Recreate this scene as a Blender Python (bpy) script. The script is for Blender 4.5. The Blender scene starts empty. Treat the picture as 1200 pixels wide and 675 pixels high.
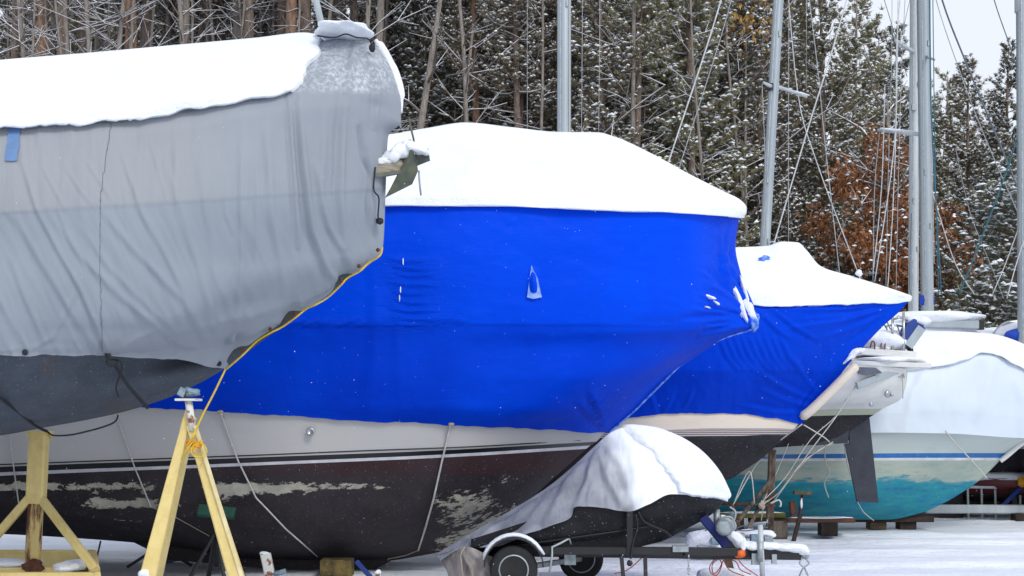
import bpy, math, random
import numpy as np
from mathutils import Vector, Matrix
SC = bpy.context.scene
COL = SC.collection
R = math.radians
F = 1667.0; HZ = 500.0; CH = 1.7          # focal length in photo pixels, horizon row, camera height

def W(px, py, D):
    return Vector(((px-600.0)/F*D, D, CH+(HZ-py)/F*D))
def G(px, D):
    return Vector(((px-600.0)/F*D, D, 0.0))

# ---------------------------------------------------------------- materials
def new_mat(name):
    m = bpy.data.materials.new(name); m.use_nodes = True
    nt = m.node_tree; b = nt.nodes['Principled BSDF']
    return m, nt, b
def nd(nt, typ, **kw):
    n = nt.nodes.new(typ)
    for k, v in kw.items(): setattr(n, k, v)
    return n
def noise(nt, scale, detail=4, rough=.6, coord='Object', stretch=None):
    tc = nd(nt, 'ShaderNodeTexCoord')
    src = tc.outputs[coord]
    if stretch:
        mp = nd(nt, 'ShaderNodeMapping'); mp.inputs['Scale'].default_value = stretch
        nt.links.new(src, mp.inputs['Vector']); src = mp.outputs['Vector']
    n = nd(nt, 'ShaderNodeTexNoise'); n.inputs['Scale'].default_value = scale
    n.inputs['Detail'].default_value = detail; n.inputs['Roughness'].default_value = rough
    nt.links.new(src, n.inputs['Vector'])
    return n.outputs['Fac']
def ramp(nt, fac, stops):
    r = nd(nt, 'ShaderNodeValToRGB'); nt.links.new(fac, r.inputs['Fac'])
    e = r.color_ramp.elements
    while len(e) < len(stops): e.new(.5)
    for el, (p, c) in zip(e, stops):
        el.position = p; el.color = (c[0], c[1], c[2], 1) if hasattr(c, '__len__') else (c, c, c, 1)
    return r.outputs['Color']
def mixc(nt, fac, a, b, mode='MIX'):
    m = nd(nt, 'ShaderNodeMix', data_type='RGBA', blend_type=mode)
    if isinstance(fac, (int, float)): m.inputs['Factor'].default_value = fac
    else: nt.links.new(fac, m.inputs['Factor'])
    for k, v in (('A', a), ('B', b)):
        i = [s for s in m.inputs if s.name == k and s.type == 'RGBA'][0]
        if hasattr(v, 'links') or hasattr(v, 'is_linked'): nt.links.new(v, i)
        else: i.default_value = (v[0], v[1], v[2], 1)
    return [s for s in m.outputs if s.type == 'RGBA'][0]
def mth(nt, op, a, b=0.0, clamp=False):
    m = nd(nt, 'ShaderNodeMath', operation=op); m.use_clamp = clamp
    for i, v in enumerate((a, b)):
        if isinstance(v, (int, float)): m.inputs[i].default_value = v
        else: nt.links.new(v, m.inputs[i])
    return m.outputs[0]
def attr(nt, name):
    a = nd(nt, 'ShaderNodeAttribute'); a.attribute_name = name
    return a.outputs['Fac']
def bump(nt, b, heights, dist=.01, strength=1.0):
    prev = None
    for h, d, s in heights:
        bp = nd(nt, 'ShaderNodeBump'); bp.inputs['Distance'].default_value = d; bp.inputs['Strength'].default_value = s
        nt.links.new(h, bp.inputs['Height'])
        if prev: nt.links.new(prev, bp.inputs['Normal'])
        prev = bp.outputs['Normal']
    nt.links.new(prev, b.inputs['Normal'])
def simple(name, c1, c2=None, rough=.6, metal=0.0, scale=6, bmp=.003, bscale=40, lo=.35, hi=.65, spec=.5, stretch=None):
    m, nt, b = new_mat(name)
    if c2 is None: c2 = tuple(x*.75 for x in c1)
    f = noise(nt, scale, 5, .65, stretch=stretch)
    nt.links.new(ramp(nt, f, [(lo, c2), (hi, c1)]), b.inputs['Base Color'])
    b.inputs['Roughness'].default_value = rough; b.inputs['Metallic'].default_value = metal
    b.inputs['Specular IOR Level'].default_value = spec
    if bmp: bump(nt, b, [(noise(nt, bscale, 4), bmp, .6)])
    return m
M = {}
def make_materials():
    # snow
    m, nt, b = new_mat('snow'); M['snow'] = m
    nt.links.new(ramp(nt, noise(nt, 1.3, 4), [(.3, (.74, .78, .85)), (.7, (.86, .88, .92))]), b.inputs['Base Color'])
    b.inputs['Roughness'].default_value = .85; b.inputs['Specular IOR Level'].default_value = .2
    bump(nt, b, [(noise(nt, 3, 6, .6), .07, .7), (noise(nt, 40, 4), .012, .8)])
    m, nt, b = new_mat('tree_snow'); M['tree_snow'] = m
    b.inputs['Base Color'].default_value = (.80, .84, .90, 1); b.inputs['Roughness'].default_value = .9
    b.inputs['Specular IOR Level'].default_value = .1
    m, nt, b = new_mat('ground_snow'); M['ground_snow'] = m
    nt.links.new(ramp(nt, noise(nt, .7, 5), [(.3, (.70, .75, .84)), (.7, (.84, .87, .92))]), b.inputs['Base Color'])
    b.inputs['Roughness'].default_value = .8; b.inputs['Specular IOR Level'].default_value = .2
    bump(nt, b, [(noise(nt, 1.2, 7, .6, stretch=(.35, 1.6, 1)), .16, .9), (noise(nt, 9, 5, .65), .03, .8), (noise(nt, 45, 4), .01, .7)])
    # grey canvas, attribute 'tone' : 1 = doubled upper cloth
    m, nt, b = new_mat('grey_canvas'); M['canvas'] = m
    c = ramp(nt, noise(nt, 1.7, 5), [(.3, (.245, .275, .320)), (.7, (.275, .305, .350))])
    c = mixc(nt, attr(nt, 'tone'), c, (.325, .335, .35))
    c = mixc(nt, mth(nt, 'MULTIPLY', attr(nt, 'dust'), ramp(nt, noise(nt, 24, 6, .75), [(.45, 0), (.62, .85)])), c, (.75, .8, .86))
    nt.links.new(c, b.inputs['Base Color']); b.inputs['Roughness'].default_value = .75
    b.inputs['Specular IOR Level'].default_value = .3
    bump(nt, b, [(noise(nt, 7.0, 6, .7, stretch=(1.6, 1, .45)), .014, .45), (noise(nt, 150, 2), .0015, .6)])
    m, nt, b = new_mat('cover_cloth'); M['cloth'] = m
    c = ramp(nt, noise(nt, 4, 5), [(.3, (.14, .15, .19)), (.7, (.25, .26, .31))])
    c = mixc(nt, attr(nt, 'dust'), c, (.82, .86, .92))
    nt.links.new(c, b.inputs['Base Color']); b.inputs['Roughness'].default_value = .75
    bump(nt, b, [(noise(nt, 9, 5, stretch=(2.5, 1, .6)), .02, .6), (noise(nt, 120, 2), .002, .5)])
    # blue shrink film
    m, nt, b = new_mat('blue_film'); M['blue'] = m
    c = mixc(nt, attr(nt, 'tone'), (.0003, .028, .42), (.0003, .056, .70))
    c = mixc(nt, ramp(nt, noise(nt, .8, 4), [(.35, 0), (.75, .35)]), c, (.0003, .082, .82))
    spk = ramp(nt, noise(nt, 26, 2, .5), [(.72, 0), (.78, .22)])
    c = mixc(nt, spk, c, (.12, .25, .85))
    nt.links.new(c, b.inputs['Base Color']); b.inputs['Roughness'].default_value = .38
    b.inputs['Specular IOR Level'].default_value = .035
    bump(nt, b, [(noise(nt, 1.6, 5, stretch=(.6, 1, 2)), .03, .35), (mth(nt, 'MULTIPLY', noise(nt, 14, 5, .7, stretch=(.5, 1, 2.2)), attr(nt, 'crinkle')), .03, .9), (noise(nt, 60, 2), .0015, .4)])
    # painted bottom with peeling patches (attribute 'chip')
    def bottom(key, base, base2, under, redattr=None):
        m, nt, b = new_mat(key); M[key] = m
        c = ramp(nt, noise(nt, 5, 6, .7), [(.3, base), (.7, base2)])
        if redattr: c = mixc(nt, attr(nt, 'red'), c, redattr)
        n1 = noise(nt, 10.0, 14, .76, stretch=(.6, 1, 1.2))
        f = mth(nt, 'ADD', n1, mth(nt, 'MULTIPLY', attr(nt, 'chip'), .27))
        mask = ramp(nt, f, [(.675, 0), (.69, 1)])
        c = mixc(nt, mask, c, ramp(nt, noise(nt, 12, 4), [(.3, under[0]), (.7, under[1])]))
        n2 = noise(nt, 45, 3, .6)
        c = mixc(nt, ramp(nt, n2, [(.635, 0), (.70, .45)]), c, (.30, .30, .32))
        c = mixc(nt, ramp(nt, noise(nt, 1.1, 4), [(.4, 0), (.7, .5)]), c, (.05, .042, .048))
        nt.links.new(c, b.inputs['Base Color']); b.inputs['Roughness'].default_value = .7
        b.inputs['Specular IOR Level'].default_value = .25
        bump(nt, b, [(mask, .004, -.6), (noise(nt, 30, 5), .006, .5)])
    bottom('old_paint', (.016, .013, .016), (.038, .031, .037), ((.40, .39, .34), (.60, .56, .44)), (.040, .018, .020))
    bottom('black_paint', (.010, .010, .012), (.030, .026, .034), ((.20, .2, .2), (.3, .3, .3)))
    bottom('slate_paint', (.045, .060, .085), (.075, .090, .115), ((.15, .17, .2), (.22, .24, .26)), (.085, .070, .068))
    # teal bottom: attribute 'teal' 0..1
    m, nt, b = new_mat('teal_paint'); M['teal'] = m
    g = ramp(nt, noise(nt, 2.2, 6, .7, stretch=(.5, 1, 2.5)), [(.30, (.22, .32, .29)), (.5, (.36, .42, .37)), (.62, (.42, .45, .36)), (.72, (.24, .35, .28))])
    t = ramp(nt, noise(nt, 4.5, 10, .8, stretch=(.5, 1, 2.4)), [(.36, (.003, .11, .34)), (.45, (.004, .21, .31)), (.58, (.010, .27, .32)), (.74, (.09, .40, .36))])
    f = mth(nt, 'ADD', attr(nt, 'teal'), mth(nt, 'MULTIPLY', mth(nt, 'SUBTRACT', noise(nt, 3.2, 10, .72, stretch=(.4, 1, 2.2)), .5), 1.7))
    mask = ramp(nt, f, [(.40, 0), (.50, .75), (.66, 1)])
    nt.links.new(mixc(nt, mask, g, t), b.inputs['Base Color']); b.inputs['Roughness'].default_value = .6
    bump(nt, b, [(noise(nt, 25, 5), .006, .5)])
    # gelcoats
    def gel(key, c, rough=.35, dirt=(.30, .31, .26)):
        m, nt, b = new_mat(key); M[key] = m
        d = ramp(nt, noise(nt, 2.5, 6, .7, stretch=(.5, 1, 1.5)), [(.55, 0), (.8, .35)])
        nt.links.new(mixc(nt, d, c, dirt), b.inputs['Base Color']); b.inputs['Roughness'].default_value = rough
        bump(nt, b, [(noise(nt, 2.0, 2), .004, .3)])
    gel('gel_grey', (.47, .465, .455)); gel('gel_cream', (.68, .60, .50)); gel('gel_white', (.70, .70, .68)); gel('gel_green', (.42, .44, .33), .6, (.2, .25, .15))
    gel('gel_pale', (.50, .56, .54), .4)
    gel('film_white', (.60, .67, .75), .5, (.55, .61, .68))
    M['black_band'] = simple('black_band', (.008, .008, .010), rough=.3)
    M['white_stripe'] = simple('white_stripe', (.66, .66, .70), rough=.4)
    M['blue_stripe'] = simple('blue_stripe', (.01, .14, .42), rough=.4)
    M['hatch_stripe'] = simple('hatch_stripe', (.05, .04, .10), rough=.4)
    M['red_stripe'] = simple('red_hull', (.12, .01, .012), rough=.4)
    M['alloy'] = simple('alloy', (.42, .47, .50), (.33, .37, .40), rough=.38, metal=.55, scale=3, bmp=.001, stretch=(1, 1, .15))
    M['alloy_dull'] = simple('alloy_dull', (.50, .54, .56), (.38, .42, .44), rough=.55, metal=.2, scale=3, bmp=.001, stretch=(1, 1, .15))
    M['steel'] = simple('steel', (.5, .52, .54), rough=.28, metal=.9, bmp=.0005)
    M['galv'] = simple('galvanised', (.40, .44, .46), (.25, .29, .31), rough=.5, metal=.5, scale=14)
    M['yellow'] = simple('yellow_paint', (.72, .57, .23), (.62, .47, .16), rough=.55, scale=7, lo=.3, hi=.6)
    M['yellow_rust'] = simple('yellow_rust', (.60, .46, .18), (.10, .022, .012), rough=.7, scale=5, lo=.42, hi=.5, stretch=(1, 1, .25))
    for key in ('yellow',):
        mm = M[key]; nt2 = mm.node_tree; bb = nt2.nodes['Principled BSDF']; src = bb.inputs['Base Color'].links[0].from_socket
        ch = ramp(nt2, noise(nt2, 11, 10, .8), [(.655, 0), (.665, 1)])
        c2 = mixc(nt2, ch, src, (.13, .045, .02)); c2 = mixc(nt2, ramp(nt2, noise(nt2, 2.5, 5, .7, stretch=(3, 3, .5)), [(.55, 0), (.8, .3)]), c2, (.36, .25, .11))
        nt2.links.new(c2, bb.inputs['Base Color'])
    M['rust'] = simple('rust', (.16, .05, .025), (.05, .018, .012), rough=.85, scale=20)
    M['chip_white'] = simple('chipped_white_paint', (.62, .62, .58), (.20, .08, .04), rough=.6, scale=11, lo=.42, hi=.47)
    M['pad_blue'] = simple('blue_pad', (.24, .34, .40), (.12, .18, .23), rough=.6, scale=16)
    M['wood'] = simple('old_wood', (.13, .09, .055), (.05, .032, .02), rough=.85, scale=5, stretch=(.5, 8, 8))
    M['wood_grey'] = simple('weathered_wood', (.19, .165, .13), (.085, .07, .055), rough=.9, scale=5, stretch=(6, 6, .8))
    M['wood_green'] = simple('mossy_wood', (.14, .15, .03), (.06, .07, .02), rough=.9, scale=6)
    M['wood_yellow'] = simple('ochre_block', (.17, .12, .035), (.05, .035, .014), rough=.85, scale=7, lo=.4, hi=.62)
    M['wood_stain'] = simple('stained_post', (.14, .105, .08), (.03, .016, .013), rough=.9, scale=5, lo=.4, hi=.55, stretch=(2, 2, .8))
    M['black'] = simple('black_metal', (.012, .012, .014), rough=.45, scale=9)
    M['rubber'] = simple('rubber', (.018, .018, .020), (.010, .010, .011), rough=.8)
    M['black_plastic'] = simple('black_plastic', (.010, .010, .012), rough=.4, bmp=.002)
    M['anchor'] = simple('anchor_steel', (.12, .13, .085), (.06, .075, .065), rough=.55, metal=.2, scale=9)
    M['roller'] = simple('bow_roller_wood', (.42, .38, .30), (.16, .13, .10), rough=.7, scale=7, stretch=(.6, 1, 5))
    M['rope_yellow'] = simple('yellow_rope', (.70, .52, .04), (.5, .34, .02), rough=.8, scale=50)
    M['rope_orange'] = simple('orange_rope', (.75, .33, .01), rough=.8, scale=50)
    M['rope_white'] = simple('white_rope', (.60, .60, .56), rough=.85, scale=50)
    M['rope_tan'] = simple('tan_rope', (.42, .36, .28), rough=.85, scale=50)
    M['rope_black'] = simple('black_rope', (.010, .012, .018), rough=.7, scale=50)
    M['rope_blue'] = simple('blue_rope', (.03, .09, .22), (.25, .35, .45), rough=.8, scale=60, lo=.48, hi=.52)
    M['rope_teal'] = simple('teal_rope', (.03, .14, .19), rough=.8, scale=60)
    M['wire'] = simple('rigging_wire', (.40, .42, .44), rough=.45, metal=.3, bmp=0)
    M['wire_white'] = simple('frosted_wire', (.62, .64, .66), rough=.7, bmp=0)
    M['wire_dark'] = simple('dark_wire', (.12, .15, .19), rough=.5, metal=.3, bmp=0)
    M['cable_red'] = simple('red_cable', (.45, .06, .03), rough=.5)
    M['orange'] = simple('orange_cap', (.75, .13, .01), rough=.5)
    M['tape'] = simple('blue_patch', (.14, .26, .50), rough=.6)
    M['engine_blue'] = simple('blue_cowl', (.01, .05, .30), rough=.35)
    M['blue_canvas'] = simple('blue_canvas', (.01, .07, .55), (.01, .05, .4), rough=.7)
    M['green_plastic'] = simple('green_plastic', (.005, .10, .05), (.003, .05, .03), rough=.4)
    M['blue_jack'] = simple('blue_jack', (.01, .04, .22), rough=.5)
    M['strap_blue'] = simple('strap_blue', (.012, .02, .14), rough=.8)
    M['bark'] = simple('pine_bark', (.27, .205, .165), (.085, .062, .052), rough=.95, scale=9, lo=.32, hi=.68, bmp=.03, bscale=18, stretch=(2.5, 2.5, .6))
    M['bark_orange'] = simple('orange_pine_bark', (.34, .20, .125), (.12, .08, .06), rough=.95, scale=7, lo=.32, hi=.66, bmp=.03, bscale=18, stretch=(2.5, 2.5, .6))
    M['bark_grey'] = simple('grey_bark', (.30, .265, .235), (.12, .10, .088), rough=.95, scale=9, lo=.3, hi=.66, bmp=.03, bscale=18, stretch=(2.5, 2.5, .5))
    M['twig'] = simple('twig_bark', (.20, .155, .125), (.085, .062, .052), rough=.95, scale=3, bmp=0)
    def leaf(key, a, c):
        m, nt, b = new_mat(key); M[key] = m
        oi = nd(nt, 'ShaderNodeObjectInfo')
        n = ramp(nt, noise(nt, 1.4, 3), [(.3, a), (.7, c)])
        hs = nd(nt, 'ShaderNodeHueSaturation'); nt.links.new(n, hs.inputs['Color'])
        nt.links.new(mth(nt, 'ADD', mth(nt, 'MULTIPLY', oi.outputs['Random'], .05), .475), hs.inputs['Hue'])
        nt.links.new(mth(nt, 'ADD', mth(nt, 'MULTIPLY', oi.outputs['Random'], .5), .75), hs.inputs['Value'])
        nt.links.new(hs.outputs['Color'], b.inputs['Base Color'])
        b.inputs['Roughness'].default_value = .7; b.inputs['Specular IOR Level'].default_value = .2
    leaf('needles_olive', (.17, .145, .080), (.27, .23, .135))
    leaf('needles_green', (.11, .112, .075), (.18, .178, .12))
    leaf('oak_leaves', (.27, .135, .045), (.38, .205, .08))
    leaf('dead_needles', (.16, .07, .03), (.24, .11, .05))
make_materials()

# ---------------------------------------------------------------- object helpers
def tag(o, label=None, cat=None, group=None, kind=None):
    if label: o['label'] = label
    if cat: o['category'] = cat
    if group: o['group'] = group
    if kind: o['kind'] = kind
    return o
def thing(name, loc, label, cat, group=None):
    o = bpy.data.objects.new(name, None); COL.objects.link(o)
    o.empty_display_size = .2; o.location = loc
    return tag(o, label, cat, group)
def wloc(o):
    v = Vector((0, 0, 0))
    while o is not None: v += Vector(o.location); o = o.parent
    return v
class MB:
    def __init__(s): s.v = []; s.f = []; s.n = 0; s.at = {}
    def add(s, v, f, attrs=None):
        v = np.asarray(v, float).reshape(-1, 3); s.v.append(v)
        s.f.append([tuple(int(i)+s.n for i in q) for q in f])
        for k in (attrs or {}): s.at.setdefault(k, []).append((s.n, np.asarray(attrs[k]).ravel()))
        s.n += len(v); return s
    def box(s, c, size, rot=None):
        x, y, z = [d/2 for d in size]
        vs = [Vector((a*x, b*y, d*z)) for a in (-1, 1) for b in (-1, 1) for d in (-1, 1)]
        if rot is not None: vs = [rot @ v for v in vs]
        vs = [v+Vector(c) for v in vs]
        return s.add([tuple(v) for v in vs], [(0, 1, 3, 2), (4, 6, 7, 5), (0, 4, 5, 1), (2, 3, 7, 6), (0, 2, 6, 4), (1, 5, 7, 3)])
    def bar(s, p, q, w, h=None, up=(0, 0, 1), ends=(1, 1)):
        """bevelled rectangular bar from p to q: w across, h along 'up'"""
        h = w if h is None else h
        p = Vector(p); q = Vector(q); d = (q-p).normalized(); up = Vector(up)
        if abs(d.dot(up)) > .98: up = Vector((0, 1, 0))
        a = d.cross(up).normalized(); b = a.cross(d).normalized()
        bv = min(w, h)*.12
        sec = [(w/2-bv, h/2), (w/2, h/2-bv), (w/2, -h/2+bv), (w/2-bv, -h/2), (-w/2+bv, -h/2), (-w/2, -h/2+bv), (-w/2, h/2-bv), (-w/2+bv, h/2)]
        vs = []
        for c, e in ((p, ends[0]), (q, ends[1])):
            for x, y in sec: vs.append(tuple(c+a*x*e+b*y*e))
        fs = [(i, (i+1) % 8, 8+(i+1) % 8, 8+i) for i in range(8)]+[tuple(range(7, -1, -1)), tuple(range(8, 16))]
        return s.add(vs, fs)
    def tube(s, pts, r, n=6, cap=True):
        pts = [Vector(p) for p in pts]; k = len(pts)
        rs = [r]*k if isinstance(r, (int, float)) else list(r)
        vs = []; up = Vector((0, 0, 1)); prev = None
        for i, p in enumerate(pts):
            d = (pts[min(i+1, k-1)]-pts[max(i-1, 0)])
            d = d.normalized() if d.length > 1e-9 else Vector((0, 0, 1))
            if prev is None:
                a = d.cross(up if abs(d.z) < .95 else Vector((1, 0, 0))).normalized()
            else:
                a = (prev-d*prev.dot(d)); a = a.normalized() if a.length > 1e-6 else d.orthogonal().normalized()
            prev = a; b = d.cross(a)
            for j in range(n):
                t = 2*math.pi*j/n; vs.append(tuple(p+(a*math.cos(t)+b*math.sin(t))*rs[i]))
        fs = [(i*n+j, i*n+(j+1) % n, (i+1)*n+(j+1) % n, (i+1)*n+j) for i in range(k-1) for j in range(n)]
        if cap: fs += [tuple(range(n-1, -1, -1)), tuple(range((k-1)*n, k*n))]
        return s.add(vs, fs)
    def lathe(s, c, axis, prof, n=24, ref=None):
        """prof: list of (r, h) round axis at c"""
        c = Vector(c); d = Vector(axis).normalized(); a = d.orthogonal().normalized() if ref is None else Vector(ref); b = d.cross(a)
        vs = []
        for r, h in prof:
            for j in range(n):
                t = 2*math.pi*j/n; vs.append(tuple(c+d*h+(a*math.cos(t)+b*math.sin(t))*max(r, 1e-4)))
        k = len(prof)
        fs = [(i*n+j, i*n+(j+1) % n, (i+1)*n+(j+1) % n, (i+1)*n+j) for i in range(k-1) for j in range(n)]
        fs += [tuple(range(n-1, -1, -1)), tuple(range((k-1)*n, k*n))]
        return s.add(vs, fs)
    def plate(s, poly, t, nrm=(0, 1, 0)):
        """extrude a polygon by t along nrm (both ways), with its real thickness"""
        nv = Vector(nrm).normalized()*t/2; k = len(poly)
        vs = [tuple(Vector(p)-nv) for p in poly]+[tuple(Vector(p)+nv) for p in poly]
        fs = [tuple(range(k-1, -1, -1)), tuple(range(k, 2*k))]+[(i, (i+1) % k, k+(i+1) % k, k+i) for i in range(k)]
        return s.add(vs, fs)
    def blob(s, c, size, seed=0, amp=.15, nu=18, nv=10, rot=None):
        rnd = np.random.RandomState(seed); ph = rnd.rand(6)*6.28
        vs = []
        for i in range(nv+1):
            th = math.pi*i/nv
            for j in range(nu):
                f = 2*math.pi*j/nu
                x, y, z = math.sin(th)*math.cos(f), math.sin(th)*math.sin(f), math.cos(th)
                k = 1+amp*(math.sin(3*x+ph[0])*math.sin(2.6*y+ph[1])+.5*math.sin(6*x+ph[2])*math.sin(5*z+ph[3])+.4*math.sin(8*y+ph[4]+3*z))
                v = Vector((x*size[0]*k, y*size[1]*k, z*size[2]*k))
                if rot is not None: v = rot @ v
                vs.append(tuple(v+Vector(c)))
        fs = [(i*nu+j, (i+1)*nu+j, (i+1)*nu+(j+1) % nu, i*nu+(j+1) % nu) for i in range(nv) for j in range(nu)]
        return s.add(vs, fs)
    def build(s, name, mat, parent=None, smooth=False, merge=0, loc=None, label=None, autosmooth=None):
        v = np.concatenate(s.v); f = [q for l in s.f for q in l]
        base = wloc(parent) if parent is not None else Vector(loc or (0, 0, 0))
        me = bpy.data.meshes.new(name); me.from_pydata((v-np.array(base)).tolist(), [], f)
        for k, lst in s.at.items():
            a = me.attributes.new(k, 'FLOAT', 'POINT'); arr = np.zeros(len(v), np.float32)
            for o, d in lst: arr[o:o+len(d)] = d
            a.data.foreach_set('value', arr)
        for m in (mat if isinstance(mat, (list, tuple)) else [mat]): me.materials.append(m)
        if merge:
            import bmesh
            bm = bmesh.new(); bm.from_mesh(me); bmesh.ops.remove_doubles(bm, verts=bm.verts, dist=merge)
            bmesh.ops.recalc_face_normals(bm, faces=bm.faces); bm.to_mesh(me); bm.free()
        if smooth:
            me.shade_smooth()
            if autosmooth: me.set_sharp_from_angle(angle=R(autosmooth))
        me.update()
        o = bpy.data.objects.new(name, me); COL.objects.link(o)
        if parent is not None: o.parent = parent
        else: o.location = base
        if label: o['label'] = label
        return o
def line(name, pts, r, mat, parent, n=5, sag=0, label=None):
    """a rope or wire through (px, py, D) points"""
    P = [W(*p) for p in pts]
    if sag:
        Q = []
        for a, b in zip(P[:-1], P[1:]):
            for i in range(8):
                t = i/8; q = a.lerp(b, t); q.z -= sag*4*t*(1-t); Q.append(q)
        P = Q+[P[-1]]
    elif len(P) > 2: P = smooth_pts(P)
    return MB().tube(P, r, n).build(name, mat, parent, smooth=True, label=label)
def smooth_pts(P, k=5):
    out = []
    n = len(P)
    for i in range(n-1):
        p0 = P[max(i-1, 0)]; p1 = P[i]; p2 = P[i+1]; p3 = P[min(i+2, n-1)]
        for j in range(k):
            t = j/k
            out.append(.5*((2*p1)+(p2-p0)*t+(2*p0-5*p1+4*p2-p3)*t*t+(3*p1-p0-3*p2+p3)*t**3))
    return out+[P[-1]]

# ---------------------------------------------------------------- numeric helpers
def pchip(x, y, q):
    x = np.asarray(x, float); y = np.asarray(y, float)
    sh = y.shape[1:]; y = y.reshape(len(x), -1); h = np.diff(x)[:, None]
    d = np.diff(y, axis=0)/h; m = np.zeros_like(y)
    if len(x) == 2: m[:] = d[0]
    else:
        w1 = 2*h[1:]+h[:-1]; w2 = h[1:]+2*h[:-1]
        ok = (d[1:]*d[:-1]) > 0
        with np.errstate(divide='ignore', invalid='ignore'):
            hm = (w1+w2)/(w1/d[:-1]+w2/d[1:])
        m[1:-1] = np.where(ok, hm, 0); m[0] = d[0]; m[-1] = d[-1]
    q = np.asarray(q, float); i = np.clip(np.searchsorted(x, q, side='right')-1, 0, len(x)-2)
    t = ((q-x[i])/(x[i+1]-x[i]))[:, None]; hh = (x[i+1]-x[i])[:, None]
    r = (2*t**3-3*t**2+1)*y[i]+(t**3-2*t**2+t)*hh*m[i]+(-2*t**3+3*t**2)*y[i+1]+(t**3-t**2)*hh*m[i+1]
    return r.reshape((len(q),)+sh)
_T = np.random.RandomState(7).rand(256, 256)
def vnoise(x, y, s=1.0, oct=4, rough=.5):
    out = 0; amp = 1; tot = 0
    for o in range(oct):
        X = np.asarray(x)/s*2**o+17.3*o; Y = np.asarray(y)/s*2**o+9.1*o
        xi = np.floor(X).astype(int); yi = np.floor(Y).astype(int); fx = X-xi; fy = Y-yi
        fx = fx*fx*(3-2*fx); fy = fy*fy*(3-2*fy)
        g = lambda a, b: _T[a % 256, b % 256]
        v = (g(xi, yi)*(1-fx)+g(xi+1, yi)*fx)*(1-fy)+(g(xi, yi+1)*(1-fx)+g(xi+1, yi+1)*fx)*fy
        out = out+amp*(v-.5)*2; tot += amp; amp *= rough
    return out/tot
def sstep(a, b, x):
    t = np.clip((x-a)/(b-a), 0, 1); return t*t*(3-2*t)
def folds(px, py, lst):
    """lst: (points, width px, amp m[, asym]) ridges (amp>0) or creases along polylines"""
    out = np.zeros_like(px)
    for it in lst:
        pts, w, a = it[:3]; asym = it[3] if len(it) > 3 else 0
        pts = np.array(pts, float); L = np.r_[0, np.cumsum(np.hypot(*np.diff(pts, axis=0).T))]
        best = np.full(px.shape, 1e9); bt = np.zeros(px.shape); sd = np.zeros(px.shape)
        for i in range(len(pts)-1):
            ax, ay = pts[i]; dx, dy = pts[i+1]-pts[i]; l2 = dx*dx+dy*dy
            t = np.clip(((px-ax)*dx+(py-ay)*dy)/l2, 0, 1)
            ex = px-ax-t*dx; ey = py-ay-t*dy; d = np.hypot(ex, ey)
            c = d < best; best = np.where(c, d, best); bt = np.where(c, (L[i]+t*math.sqrt(l2))/L[-1], bt)
            sd = np.where(c, np.sign(dx*(py-ay)-dy*(px-ax))*d, sd)
        env = np.sin(np.clip(bt, 0, 1)*math.pi*.9+.15)**.7
        env = np.where(np.isfinite(env), env, 0)
        k = np.exp(-(best/w)**2)
        if asym: k = k-asym*np.exp(-((sd-w*1.6)/w/1.3)**2)
        out += a*env*k
    return out

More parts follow.
